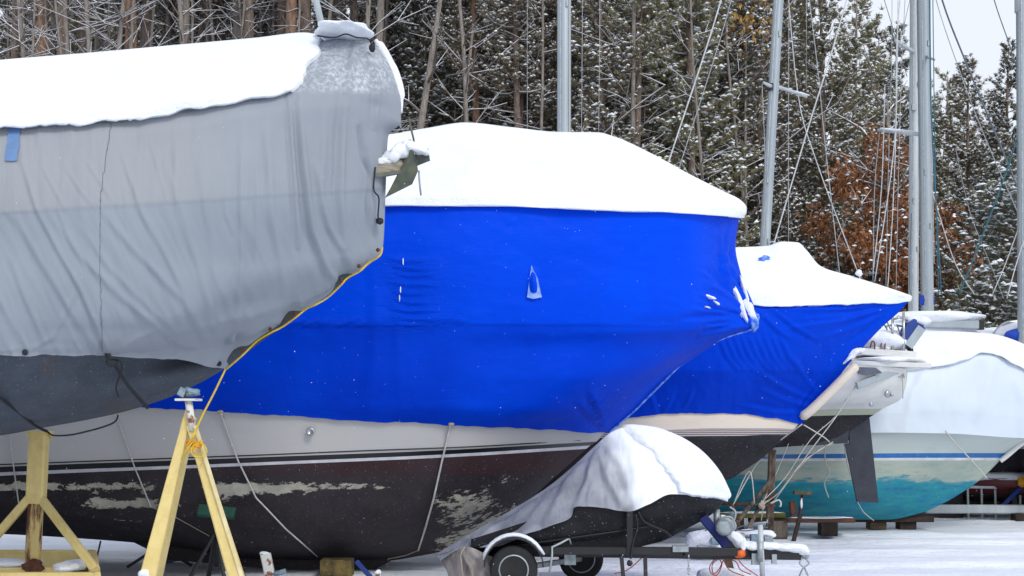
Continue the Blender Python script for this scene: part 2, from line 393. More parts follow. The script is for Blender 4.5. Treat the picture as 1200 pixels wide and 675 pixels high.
class Loft:
    """rows of (photo x, photo y, half-breadth in m) from top to bottom, on a boat whose centre plane stands at depth Dc"""
    def __init__(s, rows, Dc, nu=160, nv=10, disp=None, skew=None, edge=None):
        us = np.linspace(0, 1, nu); S = []
        for r in rows:
            a = np.array(r, float)
            d = np.r_[0, np.cumsum(np.hypot(np.diff(a[:, 0]), np.diff(a[:, 1])))]; d /= d[-1]
            S.append(pchip(d, a, us))
        S = np.array(S); k = len(rows)
        nvs = [nv]*(k-1) if isinstance(nv, int) else nv
        vq = np.concatenate([np.linspace(i, i+1, n, endpoint=False) for i, n in enumerate(nvs)]+[[k-1]])
        A = pchip(np.arange(k), S, vq)
        s.vq = vq; s.px, s.py, s.hw = A[..., 0], A[..., 1], np.maximum(A[..., 2], 0)
        if edge is not None:
            s.px, s.py = edge(s.px, s.py, vq[:, None]*np.ones_like(s.px), us[None, :]*np.ones_like(s.px))
        s.Dc = Dc
        D = Dc-s.hw
        P = np.stack([(s.px-600)/F*D, D, CH+(HZ-s.py)/F*D], -1)
        if disp is not None:
            du = np.gradient(P, axis=1); dv = np.gradient(P, axis=0); n = np.cross(du, dv)
            n /= np.maximum(np.linalg.norm(n, axis=-1, keepdims=True), 1e-9)
            flip = np.where((n[..., 1] > 0), -1, 1)[..., None]; n = n*flip
            P = P+n*(disp(s.px, s.py)*sstep(0, .12, s.hw))[..., None]
            P[..., 1] = np.minimum(P[..., 1], Dc)
        s.P = P; s.nv, s.nu = P.shape[:2]
    def rng(s, v0, v1):
        i0 = int(np.argmin(abs(s.vq-v0))); i1 = int(np.argmin(abs(s.vq-v1))); return i0, i1
    def mesh(s, mb, v0=None, v1=None, attrs=None, cap=True):
        i0, i1 = (0, s.nv-1) if v0 is None else s.rng(v0, v1)
        P = s.P[i0:i1+1]; nv, nu = P.shape[:2]
        Q = P.copy(); Q[..., 1] = 2*s.Dc-Q[..., 1]
        f = [(i*nu+j, i*nu+j+1, (i+1)*nu+j+1, (i+1)*nu+j) for i in range(nv-1) for j in range(nu-1)]
        k = nv*nu
        g = [(a+k, d+k, c+k, b+k) for a, b, c, d in f]
        c = []
        if cap:
            c = [(i*nu, (i+1)*nu, (i+1)*nu+k, i*nu+k) for i in range(nv-1)]
            c += [(i*nu+nu-1, i*nu+nu-1+k, (i+1)*nu+nu-1+k, (i+1)*nu+nu-1) for i in range(nv-1)]
        at = {}
        for kk, fn in (attrs or {}).items():
            a = fn(s.px[i0:i1+1], s.py[i0:i1+1]).ravel() if callable(fn) else np.full(nv*nu, fn)
            at[kk] = np.r_[a, a]
        return mb.add(np.concatenate([P.reshape(-1, 3), Q.reshape(-1, 3)]), f+g+c, at)
    def part(s, name, mat, parent, v0=None, v1=None, attrs=None, smooth=True, label=None):
        mb = MB(); s.mesh(mb, v0, v1, attrs)
        return mb.build(name, mat, parent, smooth=smooth, merge=.0006, label=label)
def add_hw(row, dpy=0, dhw=0, dpx=0):
    return [(p+dpx, y+dpy, max(h+dhw, 0) if h > 0 else 0) for p, y, h in row]
def snow_edge(amp, seed, v0=2, ramp_px=9.0, endamp=0):
    def f(px, py, v, u):
        k = sstep(v0-.6, v0+.8, v)
        n = vnoise(px+seed*31, px*0+seed, ramp_px*3, 3)*amp
        m = vnoise(py*1.0+seed*17, py*0+3, 14, 4)*endamp*sstep(.93, 1, u)
        return px+m, py+n*k
    return f
def snow_disp(a=.02, s=60):
    return lambda px, py: a*vnoise(px, py*2, s, 3)

# ================================================================ boat under the grey canvas
M['seam'] = simple('canvas_seam', (.19, .22, .26), rough=.8)
def grey_boat():
    D = 12.3
    t = thing('covered_sailboat', G(-100, D), 'sailing boat under a draped grey canvas cover, its anchor poking out at the bow', 'sailboat')
    c0 = [(-650, 150, 0), (-300, 118, 0), (0, 86, 0), (200, 68, 0), (360, 50, 0), (420, 44, 0), (437, 50, 0)]
    c05 = [(-650, 166, .7), (-300, 140, .7), (0, 118, .68), (200, 100, .58), (340, 80, .42), (400, 72, .30), (440, 68, .12), (456, 76, 0)]
    c1 = [(-650, 185, 1.25), (-200, 165, 1.25), (0, 156, 1.2), (100, 150, 1.15), (200, 139, 1.03), (335, 117, .74), (400, 109, .52), (445, 108, .26), (470, 122, 0)]
    c15 = [(-650, 195, 1.30), (-200, 176, 1.30), (0, 166, 1.25), (100, 160, 1.2), (200, 150, 1.07), (335, 127, .78), (400, 122, .54), (445, 128, .22), (470, 143, 0)]
    c17 = [(-650, 215, 1.35), (-200, 196, 1.34), (0, 190, 1.3), (100, 182, 1.24), (200, 172, 1.1), (335, 155, .80), (400, 150, .52), (435, 152, .25), (455, 160, 0)]
    c2 = [(-650, 275, 1.42), (0, 251, 1.38), (150, 243, 1.28), (290, 233, 1.0), (380, 228, .62), (430, 224, .26), (452, 222, 0)]
    c3 = [(-650, 340, 1.42), (0, 325, 1.38), (150, 322, 1.22), (300, 312, .8), (400, 298, .32), (449, 288, 0)]
    c4 = [(-650, 380, 1.4), (0, 372, 1.32), (200, 370, 1.0), (300, 355, .55), (360, 350, .22), (404, 330, 0)]
    c5 = [(-650, 402, 1.38), (0, 400, 1.26), (150, 400, .95), (250, 393, .5), (310, 385, .2), (347, 370, 0)]
    c6 = [(-650, 415, 1.36), (0, 417, 1.22), (100, 417, 1.0), (180, 420, .65), (230, 425, .3), (250, 431, .12), (264, 433, 0)]
    FL = [([(27, 190), (42, 240), (47, 253), (75, 305), (95, 340), (127, 415)], 4.5, .030, .7),
          ([(8, 250), (20, 258), (50, 310), (75, 350), (115, 412)], 6, .022, .6),
          ([(60, 252), (100, 305), (140, 345), (200, 395), (245, 424)], 6, .022, .6),
          ([(118, 246), (165, 300), (215, 352), (254, 426)], 6, .024, .6),
          ([(92, 262), (130, 315), (180, 365), (238, 418)], 5, .014, .6),
          ([(150, 190), (162, 240), (190, 290), (215, 340), (256, 424)], 5, .018, .7),
          ([(190, 180), (215, 255), (238, 330), (258, 415)], 6, .018, .5),
          ([(235, 200), (248, 280), (255, 350), (262, 420)], 6, .013, .5),
          ([(280, 150), (284, 300), (278, 395)], 4, .016, .8), ([(300, 170), (302, 270), (296, 350)], 5, .012, .6),
          ([(50, 195), (60, 215), (78, 248)], 3, .010, .6), ([(76, 195), (95, 225), (112, 244)], 3, .009, .6), ([(100, 188), (118, 215), (135, 240)], 3, .009, .6),
          ([(140, 170), (150, 205), (163, 238)], 3, .010, .6), ([(175, 165), (186, 200), (195, 235)], 3, .008, .6),
          ([(12, 300), (30, 350), (52, 400)], 5, .014, .6), ([(-40, 280), (0, 350), (30, 405)], 6, .016, .6),
          ([(310, 150), (318, 250), (335, 345)], 6, .016, .5), ([(338, 113), (341, 150), (346, 230), (350, 290)], 3.5, .024, .9),
          ([(350, 120), (356, 200), (366, 270), (384, 318), (398, 332)], 5, .036, .9), ([(368, 190), (385, 265), (412, 312)], 5, .020, .7),
          ([(405, 108), (401, 150), (398, 220), (404, 290)], 5, .028, .8), ([(418, 46), (410, 80), (404, 108)], 3.5, .026, .8), ([(422, 48), (438, 85), (442, 108), (438, 150)], 4, .026, .8),
          ([(420, 150), (424, 185), (436, 215)], 5, -.05, .4), ([(428, 175), (431, 205), (432, 262)], 3, -.035, .3), ([(380, 130), (378, 190), (372, 240)], 6, .014, .6),
          ([(430, 215), (437, 260), (446, 285)], 4, .025, .8), ([(385, 70), (368, 95), (360, 108)], 5, .012, .6),
          ([(30, 414), (62, 395), (90, 340)], 5, .010, .5), ([(128, 418), (160, 395), (200, 380)], 5, .010, .5), ([(200, 420), (225, 405), (250, 415)], 4, .012, .4)]
    def disp(px, py):
        seam = 250-.063*px
        d = .009*sstep(1.2, -1.2, py-seam)+folds(px, py, [(f[0], f[1]*.72, f[2]*(1.15 if f[0][0][0] > 303 else .74))+tuple(f[3:]) for f in FL])
        d += .030*vnoise(px, py*.35, 55, 3)*sstep(100, 200, py)
        q = px-.45*np.clip(py-250, 0, 200)
        d += .011*vnoise(q, py*.12, 13, 3)*sstep(125, 165, py)+.005*vnoise(q, py*.10, 5, 2)*sstep(125, 165, py)
        d -= .006*np.exp(-((px-117-(py < 240)*(240-py)*.13)/1.2)**2)
        return d
    def scal(px, py, v, u):
        k = sstep(.90, 1, u)*sstep(5.8, 6.4, v)*sstep(11, 10.3, v); m = np.clip(np.sin((px-262)/10.0), 0, 1)**2*6*k
        w = sstep(10.2, 11, v)*vnoise(px, px*0, 30, 3)*2.0
        return px-m*.7, py-m+w
    c45 = [(-650, 392, 1.39), (0, 387, 1.29), (180, 386, .95), (290, 374, .5), (345, 362, .16), (376, 352, 0)]
    c55 = [(-650, 409, 1.37), (0, 410, 1.24), (120, 410, .97), (210, 408, .52), (270, 404, .16), (307, 396, 0)]
    cov = Loft([c0, c05, c1, c15, c17, c2, c3, c4, c45, c5, c55, c6], D, 620, [12, 12, 6, 12, 30, 30, 20, 8, 8, 8, 8], disp, edge=scal)
    c = cov.part('canvas_cover', M['canvas'], t, attrs={
        'tone': lambda px, py: sstep(1.0, -1.0, py-(250-.063*px))*sstep(320, 180, px)*.45+sstep(1.0, -1.0, py-(250-.063*px))*.15,
        'dust': lambda px, py: sstep(333, 345, px)*sstep(112, 104, py)*np.clip(.45+.5*vnoise(px, py, 22, 3)+.3*sstep(420, 350, px), 0, 1)*.8})
    # blue patch sewn on
    def onc(px, py, off=.012):
        i = np.argmin((cov.px-px)**2+(cov.py-py)**2); q = cov.P.reshape(-1, 3)[i]; return Vector((q[0], q[1]-off, q[2]))
    mb = MB(); g = []
    for j in range(6):
        for i in range(3): g.append(tuple(onc(12+i*7-j*.9, 149+j*8.2)))
    mb.add(g, [(j*3+i, j*3+i+1, (j+1)*3+i+1, (j+1)*3+i) for j in range(5) for i in range(2)])
    o = mb.build('canvas_patch', M['tape'], c)
    md = o.modifiers.new('s', 'SOLIDIFY'); md.thickness = .004
    yy = np.arange(146, 414, 2.0); xx = np.interp(yy, [146, 190, 238, 300, 414], [131, 124, 117, 117, 120])
    sp_ = [onc(x, y, .0005) for x, y in zip(xx, yy)]
    MB().tube(sp_, .0032, 5).build('seam', M['seam'], c, smooth=True)
    # grommets with knots along the hem
    for x, y in ((31, 413), (126, 416), (257, 429)):
        MB().lathe(onc(x, y), (0, -1, 0), [(.001, 0), (.022, 0), (.024, .006), (.012, .012), (.001, .012)], 12).build('grommet', M['rope_black'], c, smooth=True)
    # hull
    h0 = [(-650, 300, 1.36), (0, 300, 1.28), (150, 300, 1.12), (300, 296, .72), (400, 290, .22), (449.5, 291, 0)]
    h1 = [(-650, 360, 1.34), (0, 360, 1.20), (200, 358, .82), (300, 350, .36), (370, 345, .06), (402, 333, 0)]
    h2 = [(-650, 402, 1.33), (0, 402, 1.20), (100, 404, .95), (180, 408, .42), (250, 402, .06), (300, 400, .02), (318, 392, 0)]
    h3 = [(-650, 470, 1.2), (0, 456, .92), (100, 450, .66), (180, 444, .35), (240, 436, .1), (260, 434, 0)]
    h4 = [(-650, 515, .8), (0, 493, .52), (100, 480, .35), (180, 462, .15), (230, 447, .03), (250, 440, 0)]
    h5 = [(-650, 545, .05), (-200, 532, .05), (0, 510, .03), (50, 501, .02), (100, 492, .02), (150, 481, .01), (200, 465, 0), (238, 447, 0)]
    H = Loft([h0, h1, h2, h3, h4, h5], D, 200, 10)
    H.part('hull', M['slate_paint'], t, attrs={'chip': 0.0, 'red': lambda px, py: sstep(.1, .5, vnoise(px, py, 60, 3))})
    pl = [W(-480, 520, D), W(-230, 520, D), W(-270, 700, D), W(-450, 700, D)]
    for p in pl[2:]: p.z = .02
    MB().plate(pl, .16).build('keel', M['slate_paint'], t)
    # snow lying on the tent of the cover
    s0 = [(-650, 136, 0), (-300, 102, 0), (0, 70, 0), (100, 62, 0), (200, 53, 0), (300, 44, 0), (358, 38, 0), (376, 41, 0)]
    s1 = [(-650, 156, .75), (-300, 128, .75), (0, 104, .74), (200, 86, .64), (300, 72, .54), (345, 62, .46), (368, 64, .40)]
    s2 = [(-650, 176, 1.28), (-300, 155, 1.28), (0, 138, 1.26), (200, 121, 1.1), (290, 104, .92), (330, 94, .78), (352, 92, .66)]
    s3 = [(-650, 186, 1.32), (-200, 162, 1.32), (0, 150, 1.30), (30, 147, 1.28), (100, 144, 1.23), (200, 132, 1.10), (290, 115, .92), (322, 109, .83), (338, 106, .76)]
    s4 = add_hw(s3, 3, -.13)
    S = Loft([s0, s1, s2, s3, s4], D, 420, [16, 16, 8, 4], lambda px, py: .018*vnoise(px, py*2, 70, 3), edge=snow_edge(4.2, 3, 2, 8, 9))
    S.part('snow_cover', M['snow'], t)
    mb = MB().blob(W(401, 37.5, D-.06), (.235, .30, .050), 14, .22, 40, 18, rot=Matrix.Rotation(-.02, 3, 'Y'))
    mb.build('snow_cap', M['snow'], t, smooth=True)
    mb = MB().tube(smooth_pts([W(440, 47, D+.06), W(452, 66, D+.06), W(463, 90, D+.06), W(468, 112, D+.06), W(467, 132, D+.06)]), [.02]*2+[.045]*6+[.05]*8+[.035]*5, 10)
    mb.build('snow_strip', M['snow'], t, smooth=True)
    MB().tube([W(356, -60, D+.05), W(378, 34, D)], .030, 10).build('pole', M['alloy_dull'], t, smooth=True)
    # lashings near the top and along the bow
    line('lashing', [(372, 42, D-.35), (392, 44, D-.38), (405, 40, D-.38), (418, 44, D-.36), (432, 46, D-.25), (437, 58, D-.2)], .007, M['rope_black'], t)
    line('lashing', [(440, 196, D-.22), (438, 222, D-.24), (444, 232, D-.2), (443, 255, D-.2), (447, 262, D-.12)], .007, M['rope_black'], t)
    MB().blob(W(445, 259, D-.17), (.03, .02, .03), 5).build('knot', M['rope_black'], t, smooth=True)
    MB().blob(W(436, 56, D-.2), (.025, .02, .04), 6).build('knot', M['rope_black'], t, smooth=True)
    yl = [(447, 289), (444, 297), (430, 308), (421, 315), (406, 325), (399, 331), (384, 347), (370, 354), (358, 361), (346, 369), (330, 382), (315, 388), (300, 399), (284, 413), (264, 432)]
    line('hem_rope', [(x+1, y+1+(i % 2)*1.6, D-.08-(i % 2)*.05) for i, (x, y) in enumerate(yl)], .009, M['rope_yellow'], t)
    for x, y in ((443, 293), (421, 312), (400, 329), (346, 367), (317, 386), (283, 411)):
        MB().lathe(W(x, y, D-.16), (0, -1, 0), [(.001, 0), (.016, 0), (.018, .01), (.001, .014)], 10).build('grommet', M['rust'], c, smooth=True)
    # anchor roller and anchor
    a = MB().bar(W(437, 201, D-.13), W(470, 195, D-.02), .11, .12)
    rr = a.build('bow_roller', M['roller'], t)
    MB().plate([W(439, 203.5, D-.2), W(470, 199.5, D-.09), W(474, 203, D-.09), (W(441, 208, D-.2))], .02, (0, 1, .05)).build('roller_bracket', M['anchor'], rr)
    an = MB().plate([W(451, 232, D-.1), W(461, 214, D-.12), W(476, 191, D-.14), W(481, 173, D-.14), W(487, 184, D-.16), W(490, 200, D-.16), W(483, 216, D-.12)], .012, (.05, 1, .25)).build('anchor', M['anchor'], t)
    MB().plate([W(453, 230, D-.06), W(466, 214, D+.06), W(481, 195, D+.14), W(482, 173, D-.10), W(489, 190, D-.12)], .012, (.5, 1, .2)).build('fluke', M['anchor'], an)
    MB().plate([W(466, 186, D-.05), W(482, 181, D-.05), W(497, 181, D-.05), W(498, 175, D-.05), W(502, 174.5, D-.05), W(504, 188, D-.05), W(489, 194, D-.05), W(468, 192, D-.05)], .03).build('shank', M['anchor'], an)
    MB().tube([W(491, 200, D-.12), W(491.5, 212, D-.12), W(493.3, 229, D-.12)], .0085, 7).build('tripping_rod', M['galv'], an, smooth=True)
    MB().tube(smooth_pts([W(479, 138, D), W(481, 148, D), W(485, 166, D), W(480, 164.5, D), W(474, 167, D), (W(470, 171, D))]), .009, 7).build('tripping_rod', M['anchor'], an, smooth=True)
    for x, y, sx, sz, k in ((449, 190, .085, .045, 1), (459, 184, .09, .06, 2), (469, 177, .10, .065, 3), (479, 171.5, .07, .05, 4), (490, 176, .085, .035, 5), (497, 179, .04, .02, 6)):
        MB().blob(W(x, y, D-.09), (sx, .07, sz), k, .18, rot=Matrix.Rotation(-.35 if x < 475 else .2, 3, 'Y')).build('snow_lump', M['snow'], rr if x < 470 else an, smooth=True)
    # black cords on the hull side
    line('tie_cord', [(127, 417, 11.25), (134, 427, 11.3), (150, 452, 11.6), (173, 478, 11.9)], .016, M['rope_black'], t)
    line('tie_cord', [(129, 420, 11.22), (139, 421, 11.24), (143, 430, 11.3), (138, 447, 11.4), (136, 455, 11.45), (139, 465, 11.5)], .008, M['rope_black'], t)
    line('tie_cord', [(-6, 462, 11.3), (15, 478, 11.6), (40, 498, 11.95), (56, 506, 12.0)], .013, M['rope_black'], t)
    line('tie_cord', [(56, 506, 12.0), (62, 510, 11.95), (80, 510, 11.9), (100, 506, 11.9), (122, 500, 11.9), (135, 494, 11.9), (138, 487, 12.0)], .008, M['rope_black'], t)
    MB().blob(W(131, 424, 11.25), (.05, .02, .04), 8).build('knot', M['rope_black'], t, smooth=True)
grey_boat()

# ================================================================ big blue wrapped boat
M['tab'] = simple('torn_film', (.10, .24, .70), (.35, .48, .80), rough=.35, scale=9)
def big_blue():
    D = 17.0
    t = thing('wrapped_sailboat', G(350, D), 'largest boat, in bright blue shrink film above peeling dark bottom paint', 'boat')
    s0 = [(-350, 195, 0), (0, 180, 0), (300, 166, 0), (450, 158, 0), (500, 150, 0), (545, 143.5, 0), (600, 149, 0), (655, 154.5, 0), (700, 155, 0), (720, 160, 0), (760, 178, 0), (810, 205, 0), (850, 225, 0), (866, 233, 0), (872, 238, 0)]
    s1 = [(-350, 215, 1.0), (0, 203, 1.0), (450, 192, 1.0), (545, 184, 1.05), (700, 190, .98), (760, 204, .85), (810, 220, .62), (850, 231, .3), (875, 243, 0)]
    s2 = [(-350, 243, 1.74), (0, 236, 1.76), (450, 231, 1.76), (700, 235, 1.6), (800, 239, 1.15), (850, 241, .6), (875, 248, 0)]
    s3 = [(-350, 250, 1.76), (0, 242, 1.78), (450, 240, 1.78), (600, 242, 1.72), (700, 245.5, 1.62), (800, 249.5, 1.17), (850, 252.5, .6), (872, 254, 0)]
    s4 = add_hw(s3, 1, -.14)
    S = Loft([s0, s1, s2, s3, s4], D, 420, [14, 14, 8, 4], snow_disp(.025, 80), edge=snow_edge(1.6, 9, 2, 22, 0))
    b0 = [(-350, 244, 1.66), (0, 238, 1.68), (450, 236, 1.68), (700, 241, 1.53), (800, 245, 1.08), (845, 248, .5), (867, 252, 0)]
    b1 = [(-350, 300, 1.78), (0, 295, 1.80), (450, 292, 1.78), (700, 292, 1.57), (800, 292, 1.04), (845, 290, .42), (862, 288, 0)]
    b2 = [(-350, 340, 1.80), (0, 335, 1.82), (450, 332, 1.80), (700, 330, 1.58), (800, 328, 1.05), (850, 325, .38), (868, 320, 0)]
    b3 = [(-350, 375, 1.80), (0, 370, 1.82), (450, 368, 1.80), (700, 367, 1.55), (800, 366, 1.02), (855, 366, .38), (884, 362, 0)]
    b35 = [(-350, 390, 1.80), (0, 386, 1.82), (450, 386, 1.79), (700, 387, 1.50), (800, 384, .92), (850, 382, .38), (885, 380, 0)]
    b4 = [(-350, 402, 1.80), (0, 402, 1.82), (450, 404, 1.78), (700, 405, 1.38), (780, 404, .88), (830, 400, .35), (856, 393, 0)]
    b5 = [(-350, 435, 1.79), (0, 436, 1.81), (450, 440, 1.77), (650, 446, 1.48), (740, 446, .85), (785, 440, 0)]
    b6 = [(-350, 460, 1.76), (0, 462, 1.78), (450, 472, 1.73), (600, 478, 1.50), (700, 480, .82), (744, 480, 0)]
    b7 = [(-350, 470, 1.74), (0, 474, 1.76), (180, 478, 1.76), (300, 485, 1.72), (400, 492, 1.66), (530, 498, 1.46), (650, 503, .92), (695, 506.5, .42), (713, 507, 0)]
    FL = []
    for (x, y) in ((822, 318), (828, 330), (822, 345), (832, 356), (812, 362), (826, 372), (830, 384), (822, 396), (842, 306), (852, 302), (800, 378), (838, 345)):
        FL.append(([(888, 375), ((888+x)/2+2, (375+y)/2-1), (x, y)], 2.6, .030, .9))
    for (x, y, x2, y2) in ((856, 262, 850, 330), (860, 270, 864, 330), (864, 275, 872, 340), (845, 280, 858, 345)):
        FL.append(([(x, y), ((x+x2)/2-2, (y+y2)/2), (x2, y2)], 2.5, .022, .8))
    for k, y in enumerate((304, 312, 321, 331, 342, 352, 362, 371, 378)):
        FL.append(([(458+k % 3*4, y), (478, y+3), (500+k % 4*5, y+1+k % 2*3)], 2.2, .016, .8))
    for x, y in ((345, 380), (352, 378), (360, 381), (368, 379), (378, 380), (402, 381), (412, 378), (424, 381), (525, 375), (535, 376), (541, 378), (700, 470), (693, 468), (704, 490), (708, 498), (600, 262)):
        FL.append(([(x-5, y+2), (x, y-1), (x+4, y-4)], 2.0, .018, .7))
    FL.append(([(430, 295), (440, 340), (438, 400), (432, 480)], 7, .010, .6)); FL.append(([(468, 300), (466, 400), (470, 485)], 6, .008, .5))
    FL.append(([(690, 455), (702, 480), (709, 500)], 4, .02, .8)); FL.append(([(678, 470), (695, 488), (708, 502)], 4, .018, .8))
    def disp(px, py):
        seam = 380+.012*np.abs(px-600)
        d = .010*sstep(.8, -.8, py-seam)+folds(px, py, FL)+.03*vnoise(px, py, 130, 3)
        d += .007*vnoise(px*.5, py, 12, 3)
        # poked-up peak in the film
        r = np.hypot((px-625)/7.0, (py-334)/np.where(py < 344, 22.0, 8.0)); d += .085*np.clip(1-r, 0, 1)*np.where(py > 348, .2, 1)
        return d
    def hem(px, py, v, u): return px, py+sstep(7.6, 8, v)*vnoise(px, px*0, 18, 3)*1.6*sstep(1, .97, u)
    cov = Loft([b0, b1, b2, b3, b35, b4, b5, b6, b7], D, 560, [22, 20, 20, 10, 12, 14, 14, 12], disp, edge=hem)
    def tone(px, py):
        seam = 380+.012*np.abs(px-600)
        return np.clip(sstep(.8, -.8, py-seam)*.5+sstep(250, 800, px)*.55, 0, 1)  # film lighter above the seam; rightward brightening is daylight painted into the colour
    def crink(px, py):
        return np.clip(np.exp(-((px-485)/32)**2)*sstep(295, 310, py)*sstep(400, 375, py)+sstep(800, 850, px)*.8+np.exp(-((py-378)/7)**2)*sstep(560, 520, px)*.7+np.exp(-((px-700)/18)**2-((py-480)/20)**2)*.9+.10, 0, 1)
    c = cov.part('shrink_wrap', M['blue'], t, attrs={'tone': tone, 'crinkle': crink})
    def onc(px, py, off=.012):
        i = np.argmin((cov.px-px)**2+(cov.py-py)**2); q = cov.P.reshape(-1, 3)[i]; return Vector((q[0], q[1]-off, q[2]))
    S.part('snow_cover', M['snow'], t)
    # welded film edge along the bow
    ed = [(886, 382), (878, 387), (868, 390), (856, 393.5), (842, 399), (825, 407), (812, 415), (800, 425), (785, 440), (765, 460), (744, 481), (728, 495), (714, 507)]
    MB().tube(smooth_pts([W(x, y, D-.03) for x, y in ed]), [.014]*61, 6).build('film_edge', M['film_lt'], c, smooth=True)
    MB().blob(W(883, 376, D-.02), (.06, .12, .11), 11, .3).build('bow_tuft', M['film_lt'], c, smooth=True)
    # light torn tab on the peak
    MB().plate([onc(623.5, 311, .02), onc(617.5, 349, .03), onc(626, 351, .03), onc(635, 349.5, .03), onc(630, 328, .035)], .006).build('torn_tab', M['tab'], c)
    for k, (x, y, a, b_, r) in enumerate(((868, 352, .05, .22, -.35), (876, 358, .055, .20, -.5), (872, 342, .03, .16, -.3), (880, 366, .05, .10, -.2), (863, 344, .022, .09, -.5), (832, 349, .07, .018, .35), (829, 360, .04, .010, .2), (838, 354, .045, .014, .5))):
        q = onc(x, y, .02)
        MB().blob(q, (a, .035, b_), 20+k, .25, rot=Matrix.Rotation(r, 3, 'Y')).build('snow_streak', M['snow'], c, smooth=True)
    for k, (x, y) in enumerate(((472, 308), (470, 340), (469, 349))):
        MB().blob(onc(x, y), (.006, .006, .035), k).build('snow_speck', M['snow'], c, smooth=True)
    # hull
    g0 = add_hw(b7, -5, -.03)
    g1 = [(-350, 560, 1.64), (0, 547, 1.64), (300, 536, 1.60), (530, 527, 1.32), (640, 521, .75), (699, 517.5, 0)]
    g2 = [(-350, 567, 1.56), (0, 553.5, 1.56), (300, 542, 1.58), (530, 532, 1.29), (640, 525.5, .70), (692, 522, 0)]
    g3 = [(-350, 571, 1.55), (0, 557.5, 1.55), (300, 545.5, 1.57), (530, 535.5, 1.27), (640, 529, .67), (687, 526, 0)]
    g4 = [(-350, 598, 1.46), (0, 592, 1.44), (300, 598, 1.34), (450, 598, 1.14), (560, 586, .78), (620, 572, .36), (650, 559, 0)]
    g5 = [(-350, 612, .9), (0, 617, .9), (180, 627, .9), (300, 641, .8), (440, 645, .55), (520, 634, .22), (575, 620, .04), (601, 603, 0)]
    g6 = [(-350, 618, .08), (0, 626, .08), (180, 638, .08), (300, 656, .06), (440, 658, .04), (500, 650, 0), (540, 640, 0), (570, 625, 0)]
    H = Loft([add_hw(g0, 0, 0), g1, g2, g3, g4, g5, g6], D, 300, [12, 4, 4, 18, 16, 10], lambda px, py: .004*vnoise(px, py, 90, 3))
    H.part('topsides', M['gel_grey'], t, 0, 1)
    H.part('boot_stripe', M['black_band'], t, 1, 2)
    H.part('pin_stripe', M['white_stripe'], t, 2, 3)
    def chip(px, py):
        a = np.exp(-((py-(570+.0*px))/6)**2)*sstep(230, 150, px)
        a = np.maximum(a, np.exp(-((py-590)/6)**2)*np.exp(-((px-150)/70)**2))
        a = np.maximum(a, np.exp(-((py-(572-(px-320)*.02))/(3+7*sstep(480, 270, px)))**2)*sstep(215, 260, px)*sstep(490, 440, px)*1.15)
        a = np.maximum(a, 1.0*np.exp(-((px-548)/46)**2-((py-598)/30)**2))
        a = np.maximum(a, .95*sstep(490, 520, px)*sstep(640, 590, px)*np.exp(-((py-(640-(px-510)*.42))/13)**2))
        a = np.maximum(a, .55*np.exp(-((px-590)/40)**2-((py-562)/10)**2))
        return np.clip(a, 0, 1.1)-.12+.42*sstep(560, 575, py)*sstep(635, 610, py)*sstep(.05, .45, vnoise(px, py*1.6, 60, 3))*sstep(330, 220, px)
    H.part('bottom', M['old_paint'], t, 3, 6, attrs={'chip': chip, 'red': lambda px, py: sstep(562, 545, py)*sstep(250, 400, px)+sstep(560, 552, py)*.4})
    cl = []
    for x, y in [(-300, 556), (-150, 550), (0, 544.5), (150, 539), (300, 533.5), (420, 528.5), (530, 524.5), (590, 521.5), (640, 518.5), (680, 516)]:
        i = np.argmin((H.px-x)**2+(H.py-y)**2); cl.append(W(x, y, H.P.reshape(-1, 3)[i][1]-.004))
    MB().tube(smooth_pts(cl), .007, 5).build('cove_line', M['black_band'], t, smooth=True)
    MB().lathe(W(364, 506, D-1.66), (0, -1, 0), [(.001, 0), (.045, 0), (.045, .02), (.026, .022), (.022, .008), (.001, .008)], 16).build('drain_fitting', M['steel'], t, smooth=True)
    # ropes over the hull
    def rope(p, hs, m='rope_white', r=.010):
        Q = []
        for (x0, y0), (x1, y1) in zip(p[:-1], p[1:]):
            for k in range(6): Q.append((x0+(x1-x0)*k/6, y0+(y1-y0)*k/6))
        Q.append(p[-1]); L_ = []
        for x, y in Q:
            best = min(((g.px-x)**2+(g.py-y)**2).min() for g in (H, cov)); dd = D
            for g in (H, cov):
                i = np.argmin((g.px-x)**2+(g.py-y)**2)
                if (g.px.ravel()[i]-x)**2+(g.py.ravel()[i]-y)**2 < best+9: dd = min(dd, g.P.reshape(-1, 3)[i][1])
            L_.append((x, y, dd-.02-r))
        line('tie_rope', L_, r, M[m], t)
    rope([(134, 484), (140, 497), (158, 548), (177, 594)], [1.7, 1.66, 1.55, 1.42], r=.008)
    rope([(177, 594), (200, 603), (245, 628)], [1.42, 1.5, 1.6], 'rope_tan', .005)
    rope([(259, 484), (263, 497), (279, 540), (300, 583), (335, 620), (372, 652)], [1.66, 1.62, 1.5, 1.35, 1.1, .8], r=.010)
    rope([(528, 497), (518, 540), (508, 585), (498, 620), (490, 645)], [1.22, 1.08, .8, .5, .25], r=.012)
    rope([(490, 645), (475, 651), (455, 655), (453, 675)], [.25, .3, .5, .9], 'rope_tan', .008)
    rope([(11, 510), (15, 540), (22, 590)], [1.64, 1.6, 1.42], r=.008)
    for x, y in ((259, 482), (528, 496), (11, 500)):
        MB().blob(onc(x, y, .02), (.03, .02, .02), 5).build('knot', M['rope_tan'], t, smooth=True)
    # keel standing on the ground
    MB().plate([W(150, 630, D), W(470, 650, D), Vector((W(440, 0, D).x, D, .0)), Vector((W(330, 0, D).x, D, 0)), Vector((W(200, 0, D).x, D, .12))], .22).build('keel', M['old_paint'], t)
big_blue_args = None
m, nt, b = new_mat('light_film'); M['film_lt'] = m
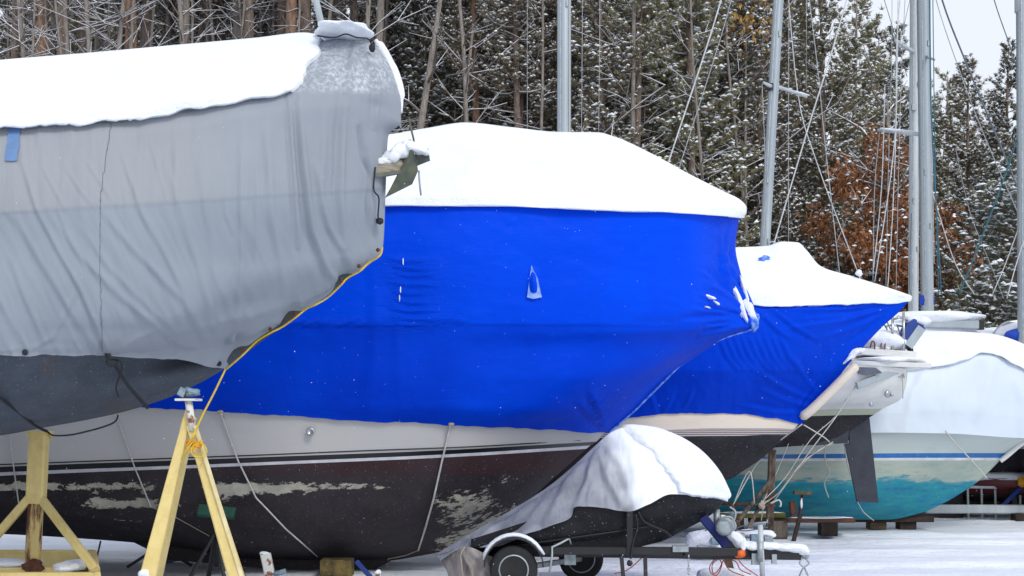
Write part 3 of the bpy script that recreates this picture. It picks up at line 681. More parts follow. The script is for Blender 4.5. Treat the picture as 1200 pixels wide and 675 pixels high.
nt.links.new(ramp(nt, noise(nt, 20, 4), [(.4, (.01, .12, .75)), (.62, (.22, .40, .85))]), b.inputs['Base Color']); b.inputs['Roughness'].default_value = .4
big_blue()

# ================================================================ second blue wrapped boat
def small_blue():
    D = 19.8
    t = thing('wrapped_sailboat', G(800, D), 'smaller boat in blue shrink film behind the big blue one, cream rail and black bottom', 'boat')
    s0 = [(480, 302, 0), (800, 296, 0), (860, 290, 0), (900, 288, 0), (916, 283, 0), (935, 284, 0), (945, 293, 0), (962, 312, 0), (1000, 324, 0), (1050, 340, 0), (1067, 346, 0)]
    s1 = [(480, 322, .7), (860, 314, .7), (935, 310, .55), (962, 325, .48), (1000, 333, .3), (1050, 345, .1), (1069, 348, 0)]
    s2 = [(480, 348, 1.22), (860, 345, 1.1), (935, 350, .8), (1000, 349, .45), (1045, 349, .12), (1069, 350, 0)]
    s3 = [(480, 356, 1.25), (860, 351, 1.12), (885, 357, 1.05), (935, 358, .82), (1000, 356, .46), (1045, 354.5, .12), (1068, 353, 0)]
    s4 = add_hw(s3, 1, -.12)
    Loft([s0, s1, s2, s3, s4], D, 260, [12, 12, 8, 4], snow_disp(.02, 50), edge=snow_edge(2.2, 5, 2, 8, 0)).part('snow_cover', M['snow'], t)
    b0 = [(480, 350, 1.2), (860, 347, 1.04), (935, 352, .75), (1000, 351, .4), (1045, 350.5, .1), (1066, 351.5, 0)]
    b05 = [(480, 372, 1.3), (860, 368, 1.10), (935, 370, .78), (1000, 365, .35), (1035, 363, .1), (1055, 364, 0)]
    b1 = [(480, 395, 1.35), (800, 393, 1.28), (935, 392, .72), (1000, 385, .22), (1031, 386, 0)]
    b2 = [(480, 435, 1.35), (800, 435, 1.15), (900, 435, .68), (960, 430, .22), (996, 425, 0)]
    b3 = [(480, 465, 1.3), (800, 462, .98), (900, 464, .42), (945, 466, .1), (968, 462, 0)]
    b4 = [(480, 483, 1.2), (735, 490, 1.0), (800, 484, .82), (860, 485, .5), (900, 489, .25), (939, 497, 0)]
    FL = []
    for k in range(9):
        x = 842+k*9; FL.append(([(x, 395), (x+10, 418), (x+24, 434)], 2.4, .020, .8))
    for k, (x, y, x2, y2) in enumerate(((1055, 356, 900, 362), (1056, 357, 940, 375), (1050, 362, 960, 395), (1045, 368, 985, 410), (1040, 372, 1000, 405), (1048, 360, 920, 385),
                                         (955, 478, 890, 455), (955, 470, 880, 430), (945, 485, 870, 475), (960, 462, 930, 420), (930, 490, 940, 465), (925, 488, 960, 440), (770, 484, 760, 450), (776, 484, 790, 460), (800, 480, 812, 455), (905, 362, 960, 400), (890, 365, 930, 400))):
        FL.append(([(x, y), ((x+x2)/2, (y+y2)/2+3), (x2, y2)], 2.6, .020, .7))
    def disp(px, py): return folds(px, py, FL)+.02*vnoise(px, py, 70, 4)+.006*sstep(.8, -.8, py-435)+.008*vnoise(px, py*.6, 9, 3)
    cov = Loft([b0, b05, b1, b2, b3, b4], D, 360, [14, 16, 20, 18, 14], disp, edge=lambda px, py, v, u: (px, py+sstep(4.6, 5, v)*vnoise(px, px*0, 12, 3)*1.5))
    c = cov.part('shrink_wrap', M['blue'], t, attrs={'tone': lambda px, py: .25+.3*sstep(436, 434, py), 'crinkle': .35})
    g0 = add_hw(b4, -5, -.03)
    g1 = [(480, 500, 1.15), (735, 505, .95), (800, 503, .77), (860, 502, .46), (900, 502, .21), (931, 503, 0)]
    g2 = [(480, 510, 1.12), (735, 514, .92), (800, 512, .74), (860, 511, .43), (900, 509.5, .18), (924, 509.5, 0)]
    g3 = [(480, 540, .9), (700, 545, .8), (800, 542, .45), (860, 533, .18), (893, 537, 0)]
    g4 = [(480, 562, .1), (700, 568, .08), (800, 566, .05), (840, 564, 0), (857, 561, 0)]
    H = Loft([g0, g1, g2, g3, g4], D, 180, [6, 6, 14, 12])
    H.part('topsides', M['gel_cream'], t, 0, 1)
    H.part('boot_stripe', M['hatch'], t, 1, 2)  # band carries rope reflections painted into its colour
    H.part('bottom', M['black_paint'], t, 2, 4, attrs={'chip': 0.0})
    MB().tube(smooth_pts([W(1004, 428, D-.05), W(990, 442, D-.10), W(970, 462, D-.10), W(950, 481, D-.09), W(938, 490, D-.06)]), [.03]+[.07]*18+[.05, .03], 8).build('rub_rail', M['gel_cream'], t, smooth=True)
    q = [W(560, 560, D), W(690, 562, D), Vector((W(670, 0, D).x, D, 0)), Vector((W(590, 0, D).x, D, 0))]
    MB().plate(q, .2).build('keel', M['black_paint'], t)
    def onc(px, py, off=.012):
        i = np.argmin((cov.px-px)**2+(cov.py-py)**2); qq = cov.P.reshape(-1, 3)[i]; return Vector((qq[0], qq[1]-off, qq[2]))
    for k, (x, y, a, b_, r) in enumerate(((1001, 414, .10, .05, -.7), (994, 420, .10, .02, -.8), (1008, 410, .06, .03, -.2), (870, 372, .03, .10, -.2))):
        MB().blob(onc(x, y, .02), (a, .03, b_), 50+k, .3, rot=Matrix.Rotation(r, 3, 'Y')).build('snow_streak', M['snow'], c, smooth=True)
    MB().blob(W(895, 305, D-.46), (.09, .10, .05), 3, .4).build('film_peak', M['film_lt'], c, smooth=True)
    MB().blob(W(1006, 320, D-.05), (.05, .05, .04), 3, .25).build('snow_lump', M['snow'], t, smooth=True)
m, nt, b = new_mat('reflection_stripe'); M['hatch'] = m
tc = nd(nt, 'ShaderNodeTexCoord'); wv = nd(nt, 'ShaderNodeTexWave', bands_direction='Z'); nt.links.new(tc.outputs['Object'], wv.inputs['Vector'])
wv.inputs['Scale'].default_value = 13; wv.inputs['Distortion'].default_value = .6; wv.inputs['Detail'].default_value = 1
nt.links.new(ramp(nt, wv.outputs['Fac'], [(.25, (.045, .035, .09)), (.55, (.55, .48, .42))]), b.inputs['Base Color']); b.inputs['Roughness'].default_value = .35  # dark wave bands stand in for rope reflections on the cream hull
small_blue()

def plate_px(pts, D, th, nrm=(0, 1, 0)): return MB().plate([W(x, y, D) for x, y in pts], th, nrm)
# ================================================================ masts
def mast(parent, pts, D, rx, ry=None, mat='alloy', n=16, groove=True):
    """pts photo points bottom to top; elliptical aluminium section with a sail track"""
    ry = ry or rx*1.3
    a, b_ = W(*pts[0], D), W(*pts[1], D)
    mb = MB(); vs = []
    for k, p in enumerate((a, b_)):
        for j in range(n):
            t_ = 2*math.pi*j/n; vs.append((p.x+math.cos(t_)*rx, p.y+math.sin(t_)*ry, p.z))
    mb.add(vs, [(j, (j+1) % n, n+(j+1) % n, n+j) for j in range(n)]+[tuple(range(n-1, -1, -1)), tuple(range(n, 2*n))])
    m = mb.build('mast', M[mat], parent, smooth=True, autosmooth=40)
    for k_, (hh, sx_) in enumerate(((1.9, 1), (2.6, -1), (4.7, 1), (6.3, 1), (8.2, -1))):
        q_ = a.lerp(b_, (hh+.3*k_)/max((b_-a).length, 1)); MB().box(q_+Vector((sx_*rx*.4, -ry*.95, 0)), (.03, .05, .10)).build('cleat', M['galv'], m)
    line_pts = [a+Vector((rx*.75, -ry*.8, 1.2)), b_+Vector((rx*.75, -ry*.8, 0))]
    MB().tube(line_pts, .006, 5).build('halyard', M['rope_white'], m)
    if groove:
        MB().bar(a+Vector((-rx*.55, -ry*.86, 0)), b_+Vector((-rx*.55, -ry*.86, 0)), .022, .02, up=(0, 1, 0)).build('sail_track', M['galv'], m)
    return m
def wires(parent, lst, mat='wire', r=.007):
    for it in lst:
        p = it[0]; mm = it[1] if len(it) > 1 else mat; rr = it[2] if len(it) > 2 else r
        line('stay', p, rr, M[mm], parent, n=5)

# ================================================================ cream sloop, stern to the right
def cream_sloop():
    D = 21.4
    t = thing('cream_sailboat', G(800, D), 'cream sailboat showing its stern, dark rudder and blue outboard beyond the smaller blue boat', 'sailboat')
    h0 = [(250, 395, 0), (350, 402, .6), (500, 410, 1.0), (700, 418, 1.15), (900, 424, 1.0), (1000, 428, .82), (1040, 430, .72), (1064, 432, .62)]
    h1 = [(262, 430, 0), (350, 435, .5), (500, 440, .95), (700, 444, 1.1), (900, 450, .92), (1000, 450, .72), (1062, 450, .52)]
    h2 = [(280, 465, 0), (380, 470, .5), (500, 475, .85), (700, 478, 1.0), (900, 474, .74), (1000, 470, .52), (1056, 467, .36)]
    h3 = [(300, 490, 0), (400, 495, .4), (500, 500, .7), (700, 496, .85), (900, 484, .55), (1000, 479, .3), (1034, 479, .16)]
    h35 = [(305, 498, 0), (400, 503, .38), (500, 507, .65), (700, 503, .8), (900, 490, .5), (990, 486.5, .24), (1024, 486, .08)]
    h4 = [(320, 510, 0), (400, 522, .25), (500, 528, .4), (700, 524, .5), (900, 508, .3), (980, 500, .12), (1012, 494, .03)]
    h5 = [(340, 518, 0), (500, 545, .05), (700, 540, .05), (900, 525, .03), (960, 521, .02), (992, 519, 0)]
    H = Loft([h0, h1, h2, h3, h35, h4, h5], D, 160, 8)
    H.part('topsides', M['gel_white'], t, 0, 3); H.part('algae_band', M['gel_green'], t, 3, 4); H.part('bottom', M['black_paint'], t, 4, 6, attrs={'chip': 0.0})
    plate_px([(975, 488), (996, 487), (993, 519), (955, 522)], D, .07).build('skeg', M['navy'], t)
    plate_px([(995, 494), (1018, 486), (1029, 589), (1004, 588), (990, 520), (995, 519)], D, .055).build('rudder', M['navy'], t)
    plate_px([(560, 530), (760, 530), (730, 632), (600, 632)], D, .22).build('keel', M['black_paint'], t)
    # stern deck slab + snow
    mb = MB(); mb.bar(W(985, 428, D), W(1074, 431, D), 1.5, .075); dk = mb.build('stern_platform', M['gel_white'], t)
    MB().blob(W(1034, 424, D-.05), (.60, .78, .075), 3, .10, 30, 12).build('snow_layer', M['snow'], dk, smooth=True)
    MB().bar(W(1072, 426, D-.5), W(1079, 428.5, D-.5), .10, .06).build('corner_cap', M['gel_green'], dk)
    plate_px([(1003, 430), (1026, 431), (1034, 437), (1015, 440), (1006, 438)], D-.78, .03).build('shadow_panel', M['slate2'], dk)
    MB().bar(W(1004, 452, D-.82), W(1054, 433, D-.60), .05, .10).build('boarding_ladder', M['alloy'], t)
    MB().bar(W(1008, 453, D-.80), W(1050, 437, D-.56), .03, .03).build('ladder_rail', M['steel'], t)
    MB().tube([W(1057, 432, D-.6), W(1060, 442, D-.6), W(1048, 441, D-.6)], .012, 6).build('bracket', M['steel'], t, smooth=True)
    # coaming and winches
    MB().bar(W(1000, 414, D), W(1062, 418, D), 1.1, .10).build('coaming', M['gel_white'], t)
    MB().blob(W(1030, 401, D+.05), (.46, .62, .21), 5, .1, 28, 12).build('cockpit_snow', M['snow'], t, smooth=True)
    for x in (1026, 1038):
        MB().lathe(W(x, 410, D-.45), (0, 0, 1), [(.07, 0), (.075, .03), (.055, .05), (.05, .10), (.06, .13), (.03, .15)], 14).build('winch', M['gel_white'], t, smooth=True)
        MB().tube(smooth_pts([W(x-6, 407, D-.55), W(x-4, 400, D-.55), W(x-1, 402, D-.55), W(x-1, 409, D-.55)]), .010, 5).build('winch_handle', M['rust'], t, smooth=True)
    # pushpit
    for x in (1046, 1059):
        MB().tube([W(x, 419, D-.5), W(x, 366, D-.5)], .020, 8).build('stanchion', M['steel'], t, smooth=True)
    MB().tube([W(1031, 414, D+.4), W(1031, 374, D+.4)], .016, 8).build('stanchion', M['steel'], t, smooth=True)
    MB().tube(smooth_pts([W(1031, 376, D+.4), W(1038, 373, D+.1), W(1047, 374, D-.5), W(1056, 372, D-.55), W(1063, 376, D-.3), W(1060, 382, D-.2), W(1047, 381, D-.5), W(1038, 383, D+.1)]), .016, 7).build('rail', M['steel'], t, smooth=True)
    for p in ([(1040, 378, D), (1044, 386, D), (1052, 392, D-.4)], [(1036, 380, D), (1043, 391, D), (1050, 394, D-.4)], [(1051, 380, D-.3), (1055, 393, D-.4)]):
        line('rail_line', p, .010, M['wire_dark'], t)
    # outboard
    rot = Matrix.Rotation(-.62, 3, 'Y')
    def rb(c, s): return MB().box(c, s, rot)
    c = W(1066, 391, D-.35)
    e = MB(); prof = [(-.11, -.20), (-.13, .10), (-.10, .19), (.02, .22), (.13, .16), (.14, -.12), (.10, -.20)]
    vs = []; rot2 = Matrix.Rotation(.62, 3, 'Y')
    for yy in (-.12, .12):
        for x, z in prof: vs.append(tuple(rot2 @ Vector((x, yy, z))+c))
    k = len(prof); e.add(vs, [tuple(range(k)), tuple(range(2*k-1, k-1, -1))]+[(i, k+i, k+(i+1) % k, (i+1) % k) for i in range(k)])
    ob = e.build('outboard_motor', M['engine_blue'], t)
    MB().box(c+rot2 @ Vector((.07, -.125, -.02)), (.13, .02, .34), rot2).build('side_panel', M['alloy'], ob)
    MB().blob(c+rot2 @ Vector((-.0, 0, .22)), (.17, .15, .075), 4, .15).build('snow_cap', M['snow'], ob, smooth=True)
    MB().bar(W(1066, 402, D-.35), W(1069, 419, D-.35), .05, .09).build('motor_leg', M['black_metal2'], ob)
    MB().bar(W(1060, 400, D-.35), W(1066, 410, D-.35), .04, .06).build('motor_bracket', M['black_metal2'], ob)
    # transom fittings
    for x, y, r in ((1040, 462, .05), (1045, 463, .022), (1021, 474, .035)):
        MB().lathe(W(x, y, D-.56), (.2, -1, -.2), [(.001, 0), (r, 0), (r, .012), (r*.5, .016), (.001, .016)], 12).build('fitting', M['steel'], t, smooth=True)
    line('stern_line', [(1057, 436, D-.6), (1058, 452, D-.62), (1058, 467, D-.5)], .006, M['rope_tan'], t)
    line('tie_rope', [(1003, 452, D-.75), (980, 488, D-.9), (952, 525, D-1.1), (905, 590, 20.4)], .008, M['rope_white'], t)
    # mast and rigging
    mm = mast(t, [(661, 420), (661, -260)], D, .105, .14)
    plate_px([(654, -220), (661, -220), (661, -214), (654, -214)], D, .03).build('mast_fitting', M['galv'], mm)
    for p in ([(654, -250, D), (650, 0, D+.1), (648, 160, D+.3)], ):
        pass
    wires(t, [([(661, -250, D), (789, 170, D-.5), (800, 430, D-.7)], 'wire_white', .011), ([(664, -250, D), (805, 170, D+.6), (830, 420, D+.9)], 'wire_white', .007)][:0])
    wires(t, [([(872, -120, D), (845, 0, D), (790, 170, D), (775, 215, D)], 'wire_white', .011), ([(885, -120, D+.3), (853, 15, D+.3), (806, 165, D+.3), (790, 215, D+.3)], 'wire', .007),
              ([(619, -200, D+.5), (618, 0, D+.5), (618, 200, D+.6)], 'wire', .004), ([(684, -200, D), (682, 80, D), (681, 200, D)], 'wire', .005), ([(703, -200, D), (703, 0, D), (701, 200, D)], 'wire', .005)])
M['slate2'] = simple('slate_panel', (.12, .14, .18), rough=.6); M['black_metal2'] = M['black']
M['navy'] = simple('navy_paint', (.030, .036, .055), (.018, .022, .034), rough=.6, scale=5)
cream_sloop()

# ================================================================ teal-bottomed boat under white film
def teal_boat():
    D = 23.3
    t = thing('shrouded_sailboat', G(1000, D), 'boat under white shrink film with a blue waterline stripe and worn teal bottom paint', 'sailboat')
    w0 = [(640, 430, 0), (800, 420, 0), (1000, 404, 0), (1100, 398, 0), (1160, 400, 0), (1200, 412, 0), (1245, 440, 0), (1285, 470, 0)]
    w1 = [(640, 455, .8), (1000, 432, .85), (1103, 428, .82), (1153, 416, .72), (1188, 427, .55), (1230, 448, .3), (1280, 478, 0)]
    w2 = [(640, 485, 1.12), (1000, 480, 1.12), (1100, 480, .98), (1200, 486, .5), (1262, 490, 0)]
    w25 = [(640, 490, 1.13), (1000, 487, 1.13), (1100, 487, .97), (1200, 492, .48), (1250, 495, 0)]
    w3 = [(640, 512, 1.12), (1035, 507, 1.08), (1110, 508, .92), (1200, 513, .40), (1232, 504, 0)]
    wl = Loft([w0, w1, w2, w25, w3], D, 240, [14, 18, 4, 10], lambda px, py: .03*vnoise(px, py, 60, 3)+.012*vnoise(px, py*.4, 12, 3)+folds(px, py, [([(1165, 425), (1155, 455), (1145, 490)], 6, .05, .3), ([(1085, 435), (1070, 460), (1060, 500)], 6, .03, .4), ([(1190, 445), (1198, 470), (1196, 500)], 5, .03, .4)]))
    c = wl.part('shrink_wrap', M['film_white'], t)
    s0 = [(640, 424, 0), (800, 414, 0), (1000, 396, 0), (1100, 388, 0), (1160, 391, 0), (1200, 403, 0), (1245, 434, 0), (1280, 466, 0)]
    s1 = [(640, 440, .6), (1000, 414, .6), (1100, 404, .55), (1160, 402, .4), (1195, 413, .3), (1240, 438, .15), (1280, 470, 0)]
    s2 = [(640, 460, .86), (1000, 436, .9), (1080, 427, .90), (1103, 424, .88), (1153, 413, .75), (1170, 414, .68), (1188, 423, .6), (1230, 446, .33), (1282, 474, 0)]
    s3 = [(640, 466, .88), (1000, 442, .92), (1080, 431, .92), (1103, 428, .90), (1134, 422, .84), (1153, 415.5, .77), (1170, 417, .70), (1188, 426, .62), (1230, 450, .35), (1283, 477, 0)]
    s4 = add_hw(s3, 1, -.10)
    Loft([s0, s1, s2, s3, s4], D, 240, [10, 10, 5, 3], snow_disp(.03, 40), edge=snow_edge(4, 12, 2, 8, 0)).part('snow_cover', M['snow'], t)
    h0 = add_hw(w3, -4, -.03)
    h1 = [(640, 535, 1.10), (905, 532.5, 1.06), (1100, 531, .66), (1183, 531, 0)]
    h2 = [(640, 540, 1.09), (905, 537.5, 1.05), (1100, 536.5, .64), (1176, 536.5, 0)]
    h3 = [(640, 543, 1.09), (905, 540.5, 1.04), (1100, 539.5, .63), (1172, 539.5, 0)]
    h4 = [(640, 572, .95), (850, 575, .88), (1000, 575, .75), (1100, 567, .3), (1149, 562, 0)]
    h5 = [(640, 590, .5), (850, 596, .48), (1000, 600, .36), (1070, 596, .12), (1109, 588, 0)]
    h6 = [(640, 594, .05), (870, 603, .05), (960, 609, .03), (1040, 609, 0), (1084, 600, 0)]
    H = Loft([h0, h1, h2, h3, h4, h5, h6], D, 220, [8, 4, 3, 16, 14, 8])
    H.part('topsides', M['gel_pale'], t, 0, 1); H.part('waterline_stripe', M['blue_stripe'], t, 1, 2); H.part('pin_stripe', M['white_stripe'], t, 2, 3)
    H.part('bottom', M['teal'], t, 3, 6, attrs={'teal': lambda px, py: sstep(550, 578, py+3*np.exp(-((px-1050)/40)**2)+6*sstep(920, 870, px))*.95})
    MB().tube(smooth_pts([W(1231, 503, D-.02), W(1200, 518, D-.05), W(1180, 534, D-.05), W(1172, 540, D-.03)]), .045, 8).build('stem_band', M['gel_white'], t, smooth=True)
    line('tie_rope', [(1108, 505, D-1.0), (1118, 518, D-.9), (1137, 538, D-.55), (1157, 561, D-.12)], .012, M['rope_white'], t)
    line('tie_rope', [(1005, 588, D-.9), (1012, 600, D-.7), (1024, 610, D-.5)], .007, M['rope_white'], t)
    line('tie_rope', [(966, 512, D-1.16), (967, 540, D-1.12), (972, 552, D-1.06), (966, 566, D-1.0), (971, 583, D-.9)], .010, M['rope_white'], t)
    line('tie_rope', [(989, 520, D-1.16), (993, 542, D-1.12), (997, 558, D-1.02)], .012, M['rope_white'], t)
    # mast rising behind the smaller blue boat
    mm = mast(t, [(889, 420), (921, -160)], D, .085, .11)
    sp = MB().tube([W(905, 100, D), W(925, 106, D+.5), W(945, 113.5, D+1.0)], [.035, .03, .022], 8); sp.build('spreader', M['alloy_dull'], mm, smooth=True)
    MB().tube([W(905, 102, D), W(895, 97, D-.7)], [.035, .022], 8).build('spreader', M['alloy_dull'], mm, smooth=True)
    MB().blob(W(935, 108.5, D+.75), (.18, .03, .02), 2, .2, rot=Matrix.Rotation(.25, 3, 'Y')).build('snow_line', M['snow'], mm, smooth=True)
    MB().box(W(903, 102, D-.1), (.07, .1, .11)).build('spreader_bracket', M['black'], mm)
    wires(t, [([(1005, -50, D), (992, 0, D), (975, 60, D), (950, 140, D), (938, 180, D), (907, 285, D), (890, 340, D)], 'wire_white', .012),
              ([(925, -50, D+.8), (924, 114, D+.9), (924, 290, D+.9)], 'wire', .007), ([(893, 98, D-.7), (897, 200, D-.7), (898, 300, D-.7)], 'wire', .006),
              ([(945, -50, D+1), (945, 113, D+1)], 'wire', .004),
              ([(938, -80, D+.5), (957, 70, D+.5), (967, 170, D+.5), (984, 322, D+.5), (990, 380, D+.5)], 'wire', .008),
              ([(920, -50, D+1.3), (935, 110, D+1.3), (957, 190, D+1.3), (1004, 316, D+1.3), (1014, 345, D+1.3)], 'wire_white', .009)])
teal_boat()

# ================================================================ boats further back
def back_boat(label, pxL, pxR, D, B, ydeck, yb, mat, bot, base_px, snowtop=16, name='laid_up_sailboat', cat='sailboat'):
    t = thing(name, G(base_px, D), label, cat)
    L = pxR-pxL
    def row(y, h, e0, e1, ye): return [(pxL+e0, y, h*.55), (pxL+L*.3, y+1, h), (pxL+L*.65, y+1, h*.9), (pxL+L*.88, y, h*.4), (pxR-e1, ye, 0)]
    k = (yb-ydeck)
    H = Loft([row(ydeck, B, 0, 0, ydeck-6), row(ydeck+k*.35, B*.97, 0, L*.03, ydeck+k*.3), row(ydeck+k*.6, B*.85, 4, L*.07, ydeck+k*.55), row(ydeck+k*.85, B*.5, 10, L*.13, ydeck+k*.8), row(yb, .06, 20, L*.22, yb-k*.05)], D, 90, 6)
    H.part('topsides', mat, t, 0, 2); H.part('bottom', bot, t, 2, 4, attrs={'chip': 0.0})
    s = Loft([row(ydeck-snowtop, 0, 0, L*.02, ydeck-snowtop*.8), row(ydeck-snowtop*.8, B*.5, 0, L*.01, ydeck-snowtop*.7), row(ydeck-snowtop*.35, B*.98, 0, -2, ydeck-8), row(ydeck+2, B*1.03, 0, -3, ydeck-5), row(ydeck+3, B*.95, 0, 0, ydeck-3)], D, 90, 6, snow_disp(.05, 30))
    s.part('deck_snow', M['snow'], t)
    c = W(pxL+L*.5, yb, D)
    MB().bar((c.x-.8, D, .0), (c.x+.8, D, .0), .3, max(.2, 2*c.z), up=(0, 0, 1)).build('keel', bot, t)
    return t
def boat_c():
    D = 26.6
    t = back_boat('snow-covered sailboat with a silver boom and blue mast boot behind the white-film boat', 820, 1330, D, 1.3, 402, 560, M['gel_white'], M['black_paint'], 1075, 18)
    # cabin roof mass of snow
    mb = MB(); mb.blob(W(1070, 398, D), (1.5, 1.0, .50), 3, .06, 40, 16); mb.build('cabin_snow', M['snow'], t, smooth=True)
    mm = mast(t, [(1087, 385), (1079, -200)], D, .115, .15, 'alloy')
    MB().lathe(W(1086.3, 358, D), (0, 0, 1), [(.13, 0), (.135, .10), (.13, .18), (.12, .19)], 16).build('mast_boot', M['blue_canvas'], mm, smooth=True)
    MB().lathe(W(1085.3, 262, D), (0, 0, 1), [(.122, 0), (.122, .03)], 16).build('mast_band', M['galv'], mm, smooth=True)
    bm = MB().bar(W(1062, 378, D-.9), W(1150, 381, D-.9), .14, .155); bo = bm.build('boom', M['alloy'], t)
    MB().bar(W(1146, 381, D-.9), W(1152, 381, D-.9), .15, .17).build('end_cap', M['black'], bo)
    mb = MB().blob(W(1103, 371, D-.9), (.78, .13, .10), 8, .12, 36, 12); mb.build('boom_snow', M['snow'], bo, smooth=True)
    sp = MB().tube([W(1083, 158, D), W(1056, 155, D+.4), W(1029, 152.5, D+.8)], [.04, .04, .03], 8).build('spreader', M['alloy_dull'], mm, smooth=True)
    MB().blob(W(1056, 153, D+.38), (.42, .035, .022), 4, .15, rot=Matrix.Rotation(.11, 3, 'Y')).build('snow_line', M['snow'], mm, smooth=True)
    MB().tube([W(1082, 65, D), W(1095, 70, D-.5)], [.03, .02], 8).build('spreader', M['galv'], mm, smooth=True)
    # sprayhood
    b = W(1185, 392, D-.8)
    MB().tube(smooth_pts([W(1162, 400, D-.95), W(1166, 390, D-.95), W(1176, 380, D-.95), W(1190, 377, D-.95), W(1215, 377, D-.9)]), .03, 8).build('hood_frame', M['steel'], t, smooth=True)
    MB().blob(W(1200, 394, D-1.25), (.34, .2, .17), 6, .1, 26, 12).build('sprayhood', M['blue_canvas'], t, smooth=True)
    MB().blob(W(1194, 386, D-1.0), (.42, .3, .15), 9, .15, 26, 12, rot=Matrix.Rotation(-.2, 3, 'Y')).build('hood_snow', M['snow'], t, smooth=True)
    wires(t, [([(1085, -80, D), (1104, 0, D), (1133, 76, D), (1172, 170, D), (1200, 238, D), (1230, 310, D)], 'wire_dark', .017),
              ([(1088, -60, D-.4), (1097, 0, D-.4), (1127, 90, D-.4), (1158, 170, D-.4), (1202, 270, D-.4)], 'wire', .009),
              ([(1089, -100, D-.6), (1090, 60, D-.6), (1092, 150, D-.6), (1103, 345, D-.6)], 'rope_teal', .014), ([(1092, -100, D-.5), (1094, 70, D-.5), (1096, 200, D-.5), (1100, 345, D-.5)], 'rope_teal', .009),
              ([(1031, 152, D+.8), (1025, 220, D+.8), (1023, 330, D+.8)], 'wire', .008), ([(1080, -60, D), (1031, 152, D+.8)], 'wire', .006),
              ([(1087, 205, D), (1100, 250, D), (1120, 310, D), (1142, 345, D)], 'wire_white', .010),
              ([(1037, 100, D+.3), (1033, 220, D+.3), (1023, 320, D+.2)], 'wire_white', .009), ([(1053, -100, D), (1051, 110, D), (1046, 250, D), (1040, 340, D)], 'wire_white', .009)])
boat_c()
def boat_d():
    D = 29.5
    t = back_boat('snowed-up sailboat furthest back, its bright mast just left of the mast with the blue boot', 900, 1360, D, 1.3, 408, 545, M['gel_cream'], M['slate2'], 1070, 20)
    mm = mast(t, [(1070, 400), (1073, -150)], D, .10, .13, 'alloy_dull')
    MB().tube([W(1072, 62, D), W(1061, 55, D-.5), W(1050, 48, D-1)], [.045, .04, .035], 8).build('spreader', M['alloy_dull'], mm, smooth=True)
    MB().box(W(1071, 126, D-.14), (.09, .08, .12)).build('radar_bracket', M['galv'], mm)
    line('halyard', [(1068, 250, D-.14), (1066, 330, D-.16), (1068, 345, D-.16)], .010, M['wire_dark'], mm)
    wires(t, [([(1062, -80, D-1), (1051, 48, D-1), (1048, 170, D-1), (1025, 330, D-1)], 'wire_white', .012), ([(1064, -60, D-.8), (1057, 70, D-.8), (1053, 200, D-.8), (1050, 340, D-.8)], 'wire', .007),
              ([(1030, -20, D), (1046, 32, D), (1063, 90, D)], 'wire_dark', .008),
              ([(1120, 175, D), (1137, 250, D), (1165, 320, D), (1176, 350, D)], 'wire', .006), ([(1045, -60, D+1), (1045, 60, D+1), (1041, 200, D+1), (1038, 345, D+1)], 'wire', .007)])
boat_d()
def boat_e():
    D = 25.2
    t = back_boat('snowy boat at the right edge whose mast is cut by the picture border', 1215, 1750, D, 1.3, 440, 585, M['gel_white'], M['black_paint'], 1350, 18)
    mm = mast(t, [(1200, 480), (1197, -150)], D, .10, .13, 'alloy')
    MB().lathe(W(1197.5, 14, D), (0, 0, 1), [(.125, 0), (.125, .6)], 16).build('mast_sleeve', M['alloy_dull'], mm, smooth=True)
    wires(t, [([(1150, -60, D), (1165, 0, D), (1182, 50, D), (1196, 95, D)], 'wire_dark', .010), ([(1225, 80, D), (1193, 160, D), (1180, 200, D), (1150, 280, D), (1124, 345, D)], 'rope_teal', .015),
              ([(1230, 190, D), (1200, 252, D), (1178, 310, D), (1163, 345, D)], 'wire_white', .009), ([(1240, 190, D-.5), (1200, 282, D-.5), (1180, 350, D-.5)], 'wire_white', .010)])
boat_e()
def boat_red():
    D = 27.0
    t = back_boat('dark red hull under snow resting beyond the teal bow', 1120, 1420, D, .9, 560, 590, M['red_stripe'], M['black_band'], 1250, 14, 'red_dinghy', 'dinghy')
boat_red()
def far_rope_boat():
    # fore-and-aft lines seen over the big blue boat: they belong to a mast beyond the picture's top
    pass
def P0(px, D): return Vector(((px-600)/F*D, D, 0))
